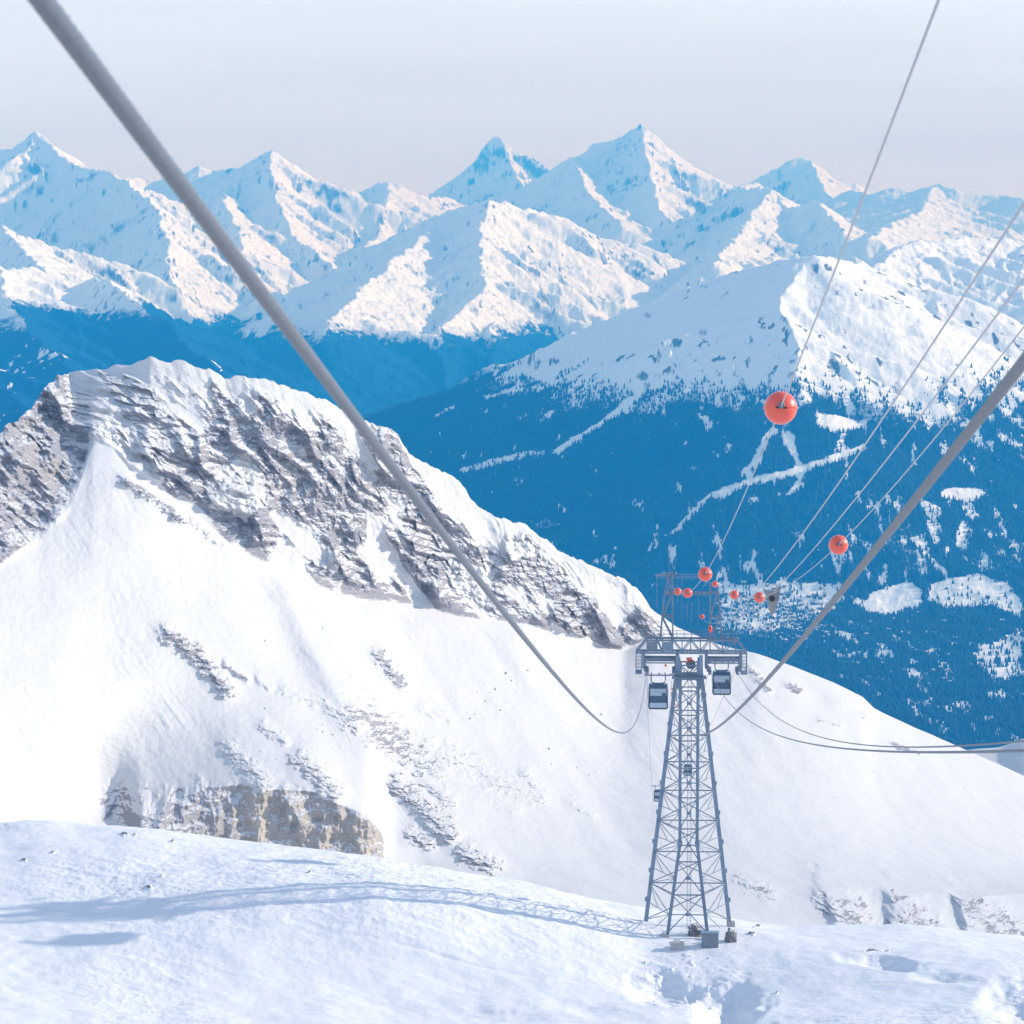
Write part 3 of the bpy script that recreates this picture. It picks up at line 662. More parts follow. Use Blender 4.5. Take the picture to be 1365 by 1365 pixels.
sel = [tuple(c) for c in cand[rng.choice(len(cand), 230, replace=False)]] + [tuple(c) for c in cand2[rng.choice(len(cand2), 30, replace=False)]]
for (i, j) in sel:
    if not protos or len(protos) < 6:
        wv, lv, hv = rv.uniform(7, 11), rv.uniform(9, 16), rv.uniform(6, 10)
        mw, mr_ = house(wv, lv, hv, wv * .28)
        e = empty('house', (0, 0, 0)); mw.build('wall', M_wall, e); mr_.build('roof', M_roof, e)
        tag(e, 'tiny snow roofed chalet in the far village on the valley terrace', 'house', 'chalets of the far valley village'); protos.append(e); q = e
    else:
        q = copy_tree(protos[rv.randrange(6)])
    q.location = (float(GX[i, j]), float(GY[i, j]), float(Hh[i, j])); q.rotation_euler = (0, 0, rv.choice([0, .3, -.4, 1.5, 1.2, .8]))
# ------------------------------------------------------------------ the lift tower  (local: x across, y along the line, z up from the footing)
TD = 420.0; MS = TD / F
YAW = -math.atan(.045)
BASEZ = P(917, 1238, TD).z
TB = Vector((P(917, 1238, TD).x, TD, BASEZ))
tower = empty('lift_tower', TB, YAW)
tag(tower, 'tall blue grey steel lattice cableway tower with a wide crossarm standing in the snow', 'cableway tower')
def tx(px): return (px - 917) * MS
def tz(py): return (1238 - py) * MS * 1.012
def local(p): return Matrix.Rotation(YAW, 3, 'Z') @ Vector(p) + TB
OB = {-1: Vector((-5.7, 4.6, -.5)), 1: Vector((5.65, 4.6, -.3))}; OT = {-1: Vector((-1.35, 1.7, 35.2)), 1: Vector((1.35, 1.7, 35.2))}
IB = {-1: Vector((-2.95, -4.6, -.6)), 1: Vector((2.75, -4.6, -.6))}; IK = {-1: Vector((-1.1, -3.0, 11.7)), 1: Vector((1.1, -3.0, 11.7))}; IT = {-1: Vector((-1.15, -1.7, 35.2)), 1: Vector((1.15, -1.7, 35.2))}
def outer(s, z): return OB[s].lerp(OT[s], (z - OB[s].z) / (OT[s].z - OB[s].z))
def inner(s, z):
    if z < 11.7: return IB[s].lerp(IK[s], (z - IB[s].z) / (IK[s].z - IB[s].z))
    return IK[s].lerp(IT[s], (z - 11.7) / (IT[s].z - 11.7))
for s in (-1, 1):
    m = MB(); m.bar(OB[s] + Vector((0, 0, -1.5)), OT[s], .52, .52)
    for k in range(9): c = outer(s, 3 + k * 3.9); m.box(c, .66, .66, .5)
    lg = m.build('leg', M_steel_l, tower); b = MB(); b.box(OB[s] + Vector((0, 0, -.2)), 1.1, 1.1, 1.2, .08); b.build('footing', M_conc, lg)
    m = MB(); m.bar(IB[s] + Vector((0, 0, -1.5)), IK[s], .42); m.bar(IK[s], IT[s], .40)
    m.box(IK[s], .6, .6, .7)
    lg = m.build('leg', M_steel, tower); b = MB(); b.box(IB[s] + Vector((0, 0, .1)), 1.2, 1.1, 1.5, .08); b.build('footing', M_conc, lg)
LV = [0.2, 5.2, 9.4, 13.6, 17.6, 21.4, 24.9, 28.2, 31.3, 34.6]
for k, (z0, z1) in enumerate(zip(LV[:-1], LV[1:])):
    zc = (z0 + z1) / 2
    # front face between the slim legs
    m = MB(); a, b, c, d = inner(-1, z0), inner(1, z0), inner(-1, z1), inner(1, z1)
    m.bar(a, d, .11); m.bar(b, c, .11); cc = (a + b + c + d) / 4; m.box(cc, .55, .16, .42, .05); m.build('cross_brace', M_steel, tower)
    m = MB(); m.bar(inner(-1, z1), inner(1, z1), .16)
    m.build('strut', M_steel, tower)
    if k % 2 == 0: m = MB(); m.bar(inner(-1, zc), inner(1, zc), .12); m.build('strut', M_steel, tower)
    # back face between the heavy legs
    m = MB(); a, b, c, d = outer(-1, z0), outer(1, z0), outer(-1, z1), outer(1, z1)
    m.bar(a, d, .11); m.bar(b, c, .11); m.build('cross_brace', M_steel, tower)
    m = MB(); m.bar(c, d, .14); m.build('strut', M_steel, tower)
    # two flanks
    for s in (-1, 1):
        m = MB(); n = 2
        for q in range(n):
            y0 = z0 + (z1 - z0) * q / n; y1 = z0 + (z1 - z0) * (q + 1) / n
            A_, B_, C_, D_ = inner(s, y0), outer(s, y0), inner(s, y1), outer(s, y1)
            if q % 2: m.bar(A_, D_, .085)
            else: m.bar(B_, C_, .085)
            m.bar(A_.lerp(B_, .5), (C_ if q % 2 == 0 else D_), .07)
        m.build('cross_brace', M_steel, tower)
        m = MB(); m.bar(inner(s, z1), outer(s, z1), .1); m.build('strut', M_steel, tower); m = MB(); m.bar(inner(s, zc), outer(s, zc), .08); m.build('strut', M_steel, tower)
# ladder in the middle
m = MB(); L0, L1 = Vector((.1, -1.2, 0)), Vector((.1, -1.0, 35))
for s in (-.24, .24): m.bar(L0 + Vector((s, 0, 0)), L1 + Vector((s, 0, 0)), .06)
for k in range(110): m.bar((-.14, -1.2 + .2 * k / 110, .4 + k * .315), (.34, -1.2 + .2 * k / 110, .4 + k * .315), .035)
m.build('ladder', M_steel_l, tower)
# head collars
m = MB(); m.box((0, 0, tz(898)), tx(927) - tx(907) + 1.0, 4.2, .5); m.box((0, -2.2, tz(897)), 3.6, .9, .12)
for s in (-1, 1):
    m.box((s * 1.75, -1.9, tz(897)), .9, 1.1, .35)
    m.box((s * 1.45, -1.75, tz(903)), .5, .45, 1.7)
m.build('head_collar', M_steel, tower)
# crossarm trusses
ZL, ZU = tz(865.5), tz(849)
xl, xr, ul, ur = tx(845.5), tx(994), tx(860), tx(980.5)
for y in (-1.3, 1.3):
    m = MB(); m.bar((xl, y, ZL), (xr, y, ZL), .22, .26); m.bar((ul, y, ZU), (ur, y, ZU), .2, .24)
    m.bar((xl, y, ZL), (ul, y, ZU), .16); m.bar((xr, y, ZL), (ur, y, ZU), .16)
    xs = [tx(v) for v in (860.5, 874, 881, 895, 907.5, 919, 932, 945, 961.5, 979)]
    for i, x in enumerate(xs): m.bar((x, y, ZL), (x, y, ZU), .11)
    for i in range(len(xs) - 1):
        a, b = (ZL, ZU) if i % 2 == 0 else (ZU, ZL); m.bar((xs[i], y, a), (xs[i + 1], y, b), .12)
    m.build('crossarm_truss', M_steel, tower)
m = MB(); m.box(((xl + xr) / 2, 0, ZL + .22), xr - xl - .2, 1.1, .06)
for k in range(14): x = xl + .3 + k * (xr - xl - .6) / 13; m.bar((x, -1.3, ZL), (x, 1.3, ZL), .1)
m.build('walkway_deck', M_steel_l, tower)
m = MB()
for y in (-1.45, 1.45):
    for zz in (ZU + .45, ZU + .95): m.bar((ul, y, zz), (ur, y, zz), .05)
    for k in range(13): x = ul + k * (ur - ul) / 12; m.bar((x, y, ZU), (x, y, ZU + .95), .05)
m.build('handrail', M_steel, tower)
m = MB(); m.box((tx(888), -1.42, (ZL + ZU) / 2), tx(894.5) - tx(881.5), .06, ZU - ZL - .35); m.build('mesh_panel', M_steel_l, tower)
m = MB(); m.box((tx(867), -1.4, (ZL + ZU) / 2 + .1), tx(874) - tx(861), .05, ZU - ZL - .5); m.build('mesh_panel', M_grey, tower)
# saddles: inverted U frames carrying the rope guides
for (a, b) in ((856, 901), (940, 986)):
    m = MB(); x0, x1 = tx(a), tx(b); zt, zb = tz(874), tz(890.5)
    for y in (-1.1, 1.1):
        m.bar((x0, y, zt), (x1, y, zt), .22, .26); m.bar((x0 + .2, y, zt - .5), (x1 - .2, y, zt - .5), .12, .16)
        for x, s in ((x0, 1), (x1, -1)):
            m.bar((x, y, ZL), (x, y, zb + .4), .38, .38); m.bar((x + s * .1, y, zt - .3), (x + s * .75, y, zt - .05), .3)
    sd = m.build('saddle_frame', M_steel, tower)
    for x, s in ((x0, 1), (x1, -1)):
        g = MB(); g.tube([(x + s * .42, -2.6 + k * .52, zb + .25 - .035 * (k - 5) ** 2 * .35) for k in range(11)], .2, 10)
        g.box((x + s * .2, 0, zb + .3), .36, 4.2, .36)
        for k in range(5): g.tube([(x + s * .28, -2 + k, zb + .02), (x + s * .66, -2 + k, zb + .02)], .24, 14)
        g.build('rope_guide', M_steel, tower)
# maintenance cages at both ends
for a, b in ((845.7, 853), (986.5, 994)):
    m = MB(); x0, x1 = tx(a), tx(b); zt, zb = ZL, tz(893)
    for x in (x0, x1):
        for y in (-1.2, 1.2): m.bar((x, y, zt), (x, y, zb), .1)
    for k in range(6):
        zz = zb + (zt - zb) * k / 6
        for y in (-1.2, 1.2): m.bar((x0, y, zz), (x1, y, zz), .05)
        for x in (x0, x1): m.bar((x, -1.2, zz), (x, 1.2, zz), .05)
    m.box(((x0 + x1) / 2, 0, zb), x1 - x0 + .1, 2.5, .2); m.build('maintenance_cage', M_steel, tower)
# sheave and red winch inside the head
m = MB(); m.tube([(0.2, -1.0, tz(881)), (0.2, -.75, tz(881))], .62, 20); m.tube([(.2, -1.1, tz(881)), (.2, -.6, tz(881))], .18, 12); m.build('sheave', M_grey, tower)
m = MB(); m.box((0, -1.1, tz(873.5)), .75, .5, .34, .06); m.box((-.2, -1.1, tz(877)), 1.3, .12, .1); m.build('winch', M_redl, tower)
for s in (-1, 1):
    m = MB(); m.bar((s * 1.5, -1.7, tz(868)), (s * 1.5, -1.7, tz(899)), .5, .5); m.build('head_post', M_steel_l, tower)
# upper portals
m = MB()
for y in (-1.2, 1.2):
    f = 1 if y < 0 else .98
    m.bar((tx(895), y, ZU), (tx(894), y * .7, tz(759)), .2); m.bar((tx(878), y, ZU), (tx(883.5), y * .7, tz(790)), .2); m.bar((tx(883.5), y * .7, tz(790)), (tx(890), y * .7, tz(760)), .16)
    m.bar((tx(882), y * .9, tz(817)), (tx(893.5), y * .7, tz(789)), .16); m.bar((tx(881.5), y * .9, tz(821)), (tx(894.5), y, tz(846)), .16); m.bar((tx(881), y, tz(818.5)), (tx(895), y, tz(818.5)), .18)
    m.bar((tx(883), y * .7, tz(788)), (tx(894), y * .7, tz(788)), .12); m.bar((tx(888), y * .7, tz(770)), (tx(894), y * .7, tz(772)), .1)
    m.bar((tx(894), y * .7, tz(786)), (tx(886), y * .7, tz(766)), .12)
for z in (ZU + 1, tz(818.5), tz(788), tz(762)): m.bar((tx(894.5), -1.1, z), (tx(894.5), 1.1, z), .12)
m.build('upper_mast', M_steel, tower)
m = MB()
for y in (-1.2, 1.2):
    m.bar((tx(945), y, ZU), (tx(945), y * .7, tz(776)), .2); m.bar((tx(961.5), y, ZU), (tx(954.5), y * .7, tz(779)), .2)
    m.bar((tx(945), y, tz(819)), (tx(959), y, tz(819)), .16); m.bar((tx(945), y * .8, tz(786.5)), (tx(955), y * .8, tz(786.5)), .16); m.bar((tx(945), y, tz(819)), (tx(954), y * .8, tz(788)), .1); m.bar((tx(945), y, tz(846)), (tx(959), y, tz(820)), .12)
for z in (tz(819), tz(787), tz(778)): m.bar((tx(945), -1.0, z), (tx(945), 1.0, z), .12); m.bar((tx(955.5), -1.0, z), (tx(955.5), 1.0, z), .12)
m.build('upper_mast', M_steel, tower)
m = MB()
for y in (-.8, .8): m.bar((tx(884), y, tz(786.5)), (tx(957), y, tz(786.5)), .1, .14); m.bar((tx(884), y, tz(789)), (tx(945), y, tz(789)), .07)
m.build('portal_beam', M_steel, tower)
m = MB()
for zz in (762, 764.5, 767): m.bar((tx(872), -.4, tz(zz)), (tx(935), -.4, tz(zz)), .07)
m.bar((tx(871), -.4, tz(763)), (tx(898), -.4, tz(763)), .16); m.build('aerial_crossbar', M_steel_l, tower)
for px, a, b in ((873.5, 764, 806), (901, 765, 800), (907, 768, 822), (886, 762, 790), (914, 800, 823), (920, 800, 824), (929, 790, 818)):
    m = MB(); m.bar((tx(px), -.4, tz(a)), (tx(px), -.4, tz(b)), .06)
    m.build('hanging_wire', M_steel_l, tower)
m = MB(); m.bar((tx(890), 0, tz(762)), (tx(890), 0, tz(733)), .07); m.bar((tx(898), 0, tz(762)), (tx(898), 0, tz(742)), .05)
for px in (881, 884, 890.5, 898.5): m.tube([(tx(px), -.4, tz(762)), (tx(px), -.4, tz(759.4))], .16, 10)
m.build('antenna', M_steel_l, tower)

# ------------------------------------------------------------------ ropes
def fit(picks, x0, sl, end=None, deg=2):
    """picks: (px,py) on a straight plan line x = x0 + sl*y; returns the parabola z(y)"""
    ys = []; zs = []
    for px, py in picks:
        u = (px - 682.5) / F; v = (682.5 - py) / F; k = CP - v * SP
        a = u / k; y = x0 / (a - sl); ys.append(y); zs.append((SP + v * CP) / k * y)
    w = [1 / max(y, 8) for y in ys]
    if end is not None: ys.append(end[0]); zs.append(end[1]); w.append(.03 if deg == 2 else .004)
    c = np.polyfit(ys, zs, deg, w=w)
    dc = np.polyder(c); lo = min(ys)
    return lambda y: float(np.polyval(c, y)) if y >= lo else float(np.polyval(c, lo) + np.polyval(dc, lo) * (y - lo)), ys
def rope(name, x0, sl, zf, y0, y1, r, label, group=None, strands=False, mat=None, bend=None):
    ys = []; y = y0
    while y < y1: ys.append(y); y += max(.9, abs(y) * .02)
    ys.append(y1)
    if strands:
        n = 36; yy = np.concatenate([np.arange(y0, 4, .2), np.arange(4, 46, .03), np.arange(46, y1, .6)])
        th = np.arange(n) * 2 * np.pi / n
        zc = np.array([zf(v) for v in yy]); xc = x0 + sl * yy
        tw = yy / .62 * 2 * np.pi
        rr = r * (1 + .10 * np.abs(np.cos(3 * (th[None, :] - tw[:, None]))) - .05)
        X = xc[:, None] + rr * np.cos(th); Z = zc[:, None] + rr * np.sin(th) ; Y = np.repeat(yy[:, None], n, 1)
        X = np.concatenate([X, X[:, :1]], 1); Y = np.concatenate([Y, Y[:, :1]], 1); Z = np.concatenate([Z, Z[:, :1]], 1)
        o = grid_mesh(name, X, Y, Z, mat or M_rope)
    else:
        m = MB(); m.tube([(x0 + sl * y, y, zf(y)) for y in ys], r, 8); o = m.build(name, mat or M_rope, None, True)
    tag(o, label, 'cable', group)
    return o
SL = .0452
gl = local((tx(860), 0, tz(890))); gr = local((tx(895.5), 0, tz(890)))
x0 = gl.x - SL * TD
zL, _ = fit([(55, 0), (200, 195), (345, 385), (480, 560), (600, 720), (700, 850), (760, 925), (800, 968)], x0, SL, (TD, gl.z))
rope('haul_rope', x0, SL, zL, -25, 421, .031, 'thick twisted grey haul rope sweeping from the upper left corner down to the tower', None, True)
x1 = gr.x - SL * TD
zR, _ = fit([(1365, 480), (1250, 630), (1130, 780), (1050, 875), (990, 937), (945, 977)], x1, SL, (TD, gr.z))
rope('haul_rope', x1, SL, zR, -25, 421, .031, 'thick twisted grey haul rope coming in from the middle of the right edge', None, True)
g2l = local((tx(945), 0, tz(890))); g2r = local((tx(980.5), 0, tz(890)))
x2 = g2l.x - SL * TD
zA, _ = fit([(1365, 1000), (1150, 1001), (1060, 988), (1000, 962), (978, 940)], x2, SL, (TD, g2l.z))
rope('haul_rope', x2, SL, zA, -25, 421, .03, 'lower of the two thin dark ropes sagging in front of the right hand snow slope')
x3 = g2r.x - SL * TD
zB, _ = fit([(1365, 985), (1280, 996), (1180, 999), (1100, 984), (1040, 955), (1005, 927)], x3, SL, (TD, g2r.z))
rope('haul_rope', x3, SL, zB, -25, 421, .03, 'upper of the two thin dark ropes sagging in front of the right hand snow slope')
# overhead lines
X1, S1 = 2.3, .0418
e1 = local((tx(893), -.4, tz(786)))
zC1, _ = fit([(1250, 0), (1165, 230), (1110, 370), (1041, 540), (990, 662), (940, 767), (916, 792), (903, 787)], X1, S1, (418, e1.z), 4)
rope('marker_cable', X1, S1, zC1, -25, 418, .014, 'thin cable hung with the largest orange ball, rising to the top edge', mat=M_line)
X2_, S2 = 5.4, .0455
zC2, _ = fit([(1365, 433), (1250, 585), (1118, 722), (1012, 795), (979, 797), (953, 776)], X2_, S2, (420, local((tx(952), -.4, tz(780))).z), 4)
rope('marker_cable', X2_, S2, zC2, -25, 420, .013, 'thinnest cable on the right, hung with the second largest orange ball', mat=M_line)
X3_, S3 = 5.75, .0452
zC3, _ = fit([(1365, 275), (1190, 530), (1100, 668), (1010, 795), (985, 815), (960, 824)], X3_, S3)
rope('overhead_cable', X3_, S3, zC3, -25, 418, .023, 'upper of the two pale straight cables rising to the right edge', mat=M_line)
X4_, S4 = 6.6, .0452
zC4, _ = fit([(1365, 373), (1190, 600), (1100, 712), (1030, 792), (1000, 817), (970, 826)], X4_, S4)
rope('overhead_cable', X4_, S4, zC4, -25, 418, .021, 'pale straight cable carrying the grey wedge plate up to the right edge', mat=M_line)
# ropes going on down the far side of the tower
def down(ax, az, pts, label, r=.03):
    P3 = [local((tx(ax), 2.4, tz(az)))] + [P(*p) for p in pts]
    m = MB(); out = []
    for i in range(len(P3) - 1):
        for k in range(10):
            t = k / 10; q = P3[i].lerp(P3[i + 1], t); out.append(q)
    out.append(P3[-1]); m.tube(out, r, 6); o = m.build('haul_rope', M_rope, None, True); tag(o, label, 'cable'); return o
down(860, 890, [(864, 960, 600), (869, 1047.5, 900), (873, 1128, 1335)], 'faint rope dropping beyond the tower past the left end of the left cabin bar')
down(895.5, 890, [(891, 960, 600), (886, 1047.5, 900), (881, 1128, 1335)], 'faint rope dropping beyond the tower past the right end of the left cabin bar')
down(945, 890, [(931, 950, 620), (911, 1014.5, 960), (897, 1125, 1335)], 'faint rope dropping beyond the tower past the left end of the right cabin bar')
down(980.5, 890, [(955, 950, 620), (924, 1014.5, 960), (906, 1125, 1335)], 'faint rope dropping beyond the tower past the right end of the right cabin bar')

# ------------------------------------------------------------------ marker balls
def ball_proto():
    e = empty('marker_ball', (0, 0, 0))
    for s in (1, -1):
        m = MB(); n, k = 32, 10; vs = []; fs = []
        for i in range(k + 1):
            t = math.pi / 2 * i / k; rr = .3 * math.cos(t); zz = s * (.006 + .3 * math.sin(t))
            for q in range(n): a = 2 * math.pi * q / n; vs.append((rr * math.cos(a), rr * math.sin(a), zz))
        for i in range(k):
            for q in range(n): fs.append((i * n + q, i * n + (q + 1) % n, (i + 1) * n + (q + 1) % n, (i + 1) * n + q))
        m.add(vs, fs); m.build('half_shell', M_red if s > 0 else M_red, e, True)
    m = MB(); n = 32
    m.tube([(0, 0, -.012), (0, 0, .012)], .318, 32); m.build('seam_flange', M_red, e)
    for s in (-1, 1):
        m = MB(); m.tube([(0, s * .28, 0), (0, s * .36, 0)], .05, 12)
        m.box((.0, s * .335, .03), .12, .05, .07, .01)
        m.build('cable_clamp', M_grey, e)
    m = MB(); m.bar((.02, -.30, .06), (-.0, -.315, -.0), .06, .02); m.bar((-.1, -.3, -.02), (.1, -.3, -.03), .03, .03); m.build('clamp_bracket', M_dark, e)
    return e
BALLS = [
 (X1, S1, zC1, 1041, 22, 'largest orange marker ball, hung high on the cable against the blue forest'),
 (X2_, S2, zC2, 1118, 13, 'second largest orange ball, alone on the cable right of the tower'),
 (X1, S1, zC1, 940, 9.5, 'orange ball in front of the top of the right tower mast'),
 (X2_, S2, zC2, 1012, 7.2, 'orange ball just left of the grey wedge plate'),
 (X2_, S2, zC2, 979, 6, 'orange ball midway between the right tower mast and the wedge plate'),
 (X1, S1, zC1, 916.5, 6.4, 'larger of the two orange balls between the tower masts, low under the portal beam'),
 (X1, S1, zC1, 903.5, 5, 'smaller of the two orange balls between the tower masts, beside the left mast'),
 (X2_, S2, zC2, 953, 4.2, 'small orange ball touching the top of the right tower mast')]
bp = None
for (xx, ss, zf, px, r, lab) in BALLS:
    y = .3 * F / r
    for _ in range(30):
        zc = zf(y); 
        a_need = None
        u = (px - 682.5) / F
        k = y * CP + zc * SP
        xw = u * k; y = y + ((xw - xx) / ss - y) * 0.0
        break
    # solve on the plan line for the picture column
    best = min((abs(proj(xx + ss * yy, yy, zf(yy))[0] - px), yy) for yy in np.arange(30, 416, .5))
    y = best[1]
    b = ball_proto() if bp is None else copy_tree(bp)
    bp = bp or b
    s = (r * y / F) / .3
    s = min(max(s, .8), 1.35)
    b.scale = (s, s, s); b.location = (xx + ss * y, y, zf(y))
    gz = (zf(y + 1) - zf(y - 1)) / 2
    b.rotation_euler = (math.atan(gz), 0, -math.atan(ss))
    tag(b, lab, 'marker ball', 'orange cable marker balls')
# far small balls on the wires beyond and at the tower
for (px, py, d, s, lab) in [(936, 822, 425, 1.05, 'tiny pale red ball left of the right tower mast, beside the oblong red marker'),
                            (887.5, 887, 640, .95, 'tiny red ball above the bar of the left cabin, seen under the crossarm'),
                            (896, 918, 700, .8, 'topmost of three tiny dark balls right of the left cabin'),
                            (898.6, 933, 780, .8, 'middle one of three tiny dark balls right of the left cabin'),
                            (901, 939, 840, .8, 'lowest of three tiny dark balls right of the left cabin')]:
    b = copy_tree(bp); b.location = P(px, py, d); b.scale = (s, s, s); tag(b, lab, 'marker ball', 'orange cable marker balls')
m = MB(); m.tube([P(893, 855, 480), P(887.5, 887, 640), P(896, 918, 700), P(898.6, 933, 780), P(901, 939, 840), P(906, 1000, 1000), P(912, 1120, 1330)], .012, 5)
tag(m.build('marker_cable', M_rope, None, True), 'hair thin wire with three tiny balls dropping behind the tower', 'cable')
# oblong red marker at the mast
e = empty('obstruction_marker', local((tx(945), -1.6, tz(833))), YAW)
m = MB(); vs = []; n, k = 16, 10
for i in range(k + 1):
    t = math.pi * i / k
    for q in range(n): a = 2 * math.pi * q / n; vs.append((.26 * math.sin(t) * math.cos(a), .26 * math.sin(t) * math.sin(a), .52 * math.cos(t)))
m.add(vs, [(i * n + q, i * n + (q + 1) % n, (i + 1) * n + (q + 1) % n, (i + 1) * n + q) for i in range(k) for q in range(n)])
m.build('lens', M_red, e, True); m = MB(); m.box((-.03, -.25, .16), .2, .1, .22, .03); m.build('bracket', M_dark, e)
tag(e, 'oblong red marker on the foot of the right tower mast', 'marker')
# grey wedge plate riding on the lower overhead cable
yw = min((abs(proj(X4_ + S4 * yy, yy, zC4(yy))[0] - 1031), yy) for yy in np.arange(60, 400, .5))[1]
w0 = Vector((X4_ + S4 * yw, yw, zC4(yw))); k = yw / F
e = empty('rope_carriage', w0)
def wp(px, py): q = P(px, py, yw); return (q.x - w0.x, q.z - w0.z)
out = [wp(1017, 783), wp(1024, 789), wp(1034, 787), wp(1040.5, 779), wp(1039, 795), wp(1034, 812), wp(1032, 817.5), wp(1027, 817.5), wp(1025, 812), wp(1021, 795)]
m = MB(); n = len(out); m.add([(x, -.12, z) for x, z in out] + [(x, .12, z) for x, z in out], [tuple(range(n)), tuple(range(2 * n - 1, n - 1, -1))] + [(i, n + i, n + (i + 1) % n, (i + 1) % n) for i in range(n)])
m.build('wedge_plate', M_conc if False else paint('dull_galvanised_plate', (.26, .28, .30), .6, .1), e)
h = wp(1029, 797.5); m = MB(); m.tube([(h[0], -.2, h[1]), (h[0], .2, h[1])], .17, 14); m.build('pulley', M_dark, e)
a = wp(1040, 780); b = wp(1025, 789); m = MB(); m.bar((a[0], -.16, a[1]), (b[0], -.16, b[1]), .07); c = wp(1037, 800); m.bar((a[0], -.16, a[1]), (c[0], -.16, c[1]), .08); m.build('hanger', M_grey, e)
tag(e, 'grey wedge shaped plate with a dark pulley hanging on the overhead cable', 'rope carriage')

# ------------------------------------------------------------------ cabins
def cabin():
    e = empty('cable_cabin', (0, 0, 0))            # origin at the rope bar
    m = MB(); m.bar((-1.7, 0, 0), (1.7, 0, 0), .2, .17); m.box((-.86, 0, .18), .16, .5, .3, .03); m.box((.86, 0, .18), .16, .5, .3, .03); m.box((.1, 0, .16), .22, .5, .22, .03)
    for s in (-1, 1): m.box((s * 1.58, 0, .05), .34, .8, .2, .05)
    m.build('rope_bar', M_dark if False else M_steel, e)
    m = MB()
    for s in (-1, 1): m.tube([(s * .9, 0, 0), (s * .9, 0, -.62), (s * .84, 0, -.84), (s * .66, 0, -.98), (s * .5, 0, -1.02)], .085, 10)
    m.bar((-.62, 0, -1.02), (.62, 0, -1.02), .16, .14); m.build('hanger_frame', M_steel, e)
    # body: a rounded box with a slightly bulging middle
    bm = bmesh.new(); bmesh.ops.create_cube(bm, size=1)
    for v in bm.verts: v.co = Vector((v.co.x * 2.62, v.co.y * 2.3, v.co.z * 3.0))
    bmesh.ops.bevel(bm, geom=bm.edges[:], offset=.24, segments=4, affect='EDGES', profile=.6)
    for v in bm.verts:
        k = 1 - .09 * max(0, v.co.z / 1.5) - .04 * max(0, -v.co.z / 1.5); v.co.x *= k; v.co.y *= k
    me = bpy.data.meshes.new('body'); bm.to_mesh(me); bm.free()
    for p in me.polygons: p.use_smooth = True
    me.materials.append(M_cab); b = bpy.data.objects.new('body', me); COL.objects.link(b); b.parent = e; b.location = (0, 0, -2.62)
    m = MB(); m.box((0, 0, -1.17), 1.5, 1.6, .22, .06); m.build('roof_cap', M_cab, e)
    for s in (-1, 1):
        y = s * 1.155
        m = MB(); m.box((0, y, -2.02), 2.02, .05, .92, .02); w = m.build('window', M_pane, e)
        m = MB()
        for k in range(3): m.box((-.1, y + s * .03, -1.8 - k * .2), 1.7 - .1 * k, .012, .07)
        m.build('pale_strip', M_cabl, w)  # strips a little paler than the pane
        m = MB(); m.box((.72, y + s * .03, -2.28), .5, .02, .38, .008); m.build('dark_panel', M_cab, w)  # small panel darker than the pane
        m = MB(); m.box((0, y, -3.66), 2.14, .06, .62, .025); lw = m.build('lower_window', M_cabl, e)
    for s in (-1, 1):
        m = MB(); m.box((s * 1.295, 0, -2.15), .04, 1.7, 1.05, .015); m.build('window', M_pane, e)
    m = MB(); m.box((0, 0, -4.16), 2.2, 1.9, .1, .03)
    for s in (-1, 1): m.box((s * .95, 0, -4.24), .16, .7, .14, .03); m.bar((s * 1.12, -1.1, -2.5), (s * 1.12, -1.16, -4.1), .07)
    m.build('bumper_rail', M_dark, e)
    return e
M_text = M_cabl
cp = cabin()
for (px, py, d, rz, s, lab) in [(877.5, 900, 411, YAW, 1, 'dark blue gondola cabin hanging just left of the tower head, nearest of the four'),
                               (962, 883.6, 437, YAW, 1, 'gondola cabin hanging under the right crossarm beside the rope guides'),
                               (877.5, 1047.8, 900, YAW, 1, 'small distant cabin at the left edge of the tower halfway up'),
                               (917, 1014.5, 960, YAW, 1, 'smallest cabin, seen through the middle of the tower lattice')]:
    e = cp if d == 411 else copy_tree(cp)
    e.location = P(px, py, d); e.rotation_euler = (0, 0, rz); tag(e, lab, 'cable car', 'gondola cabins on the lift line')

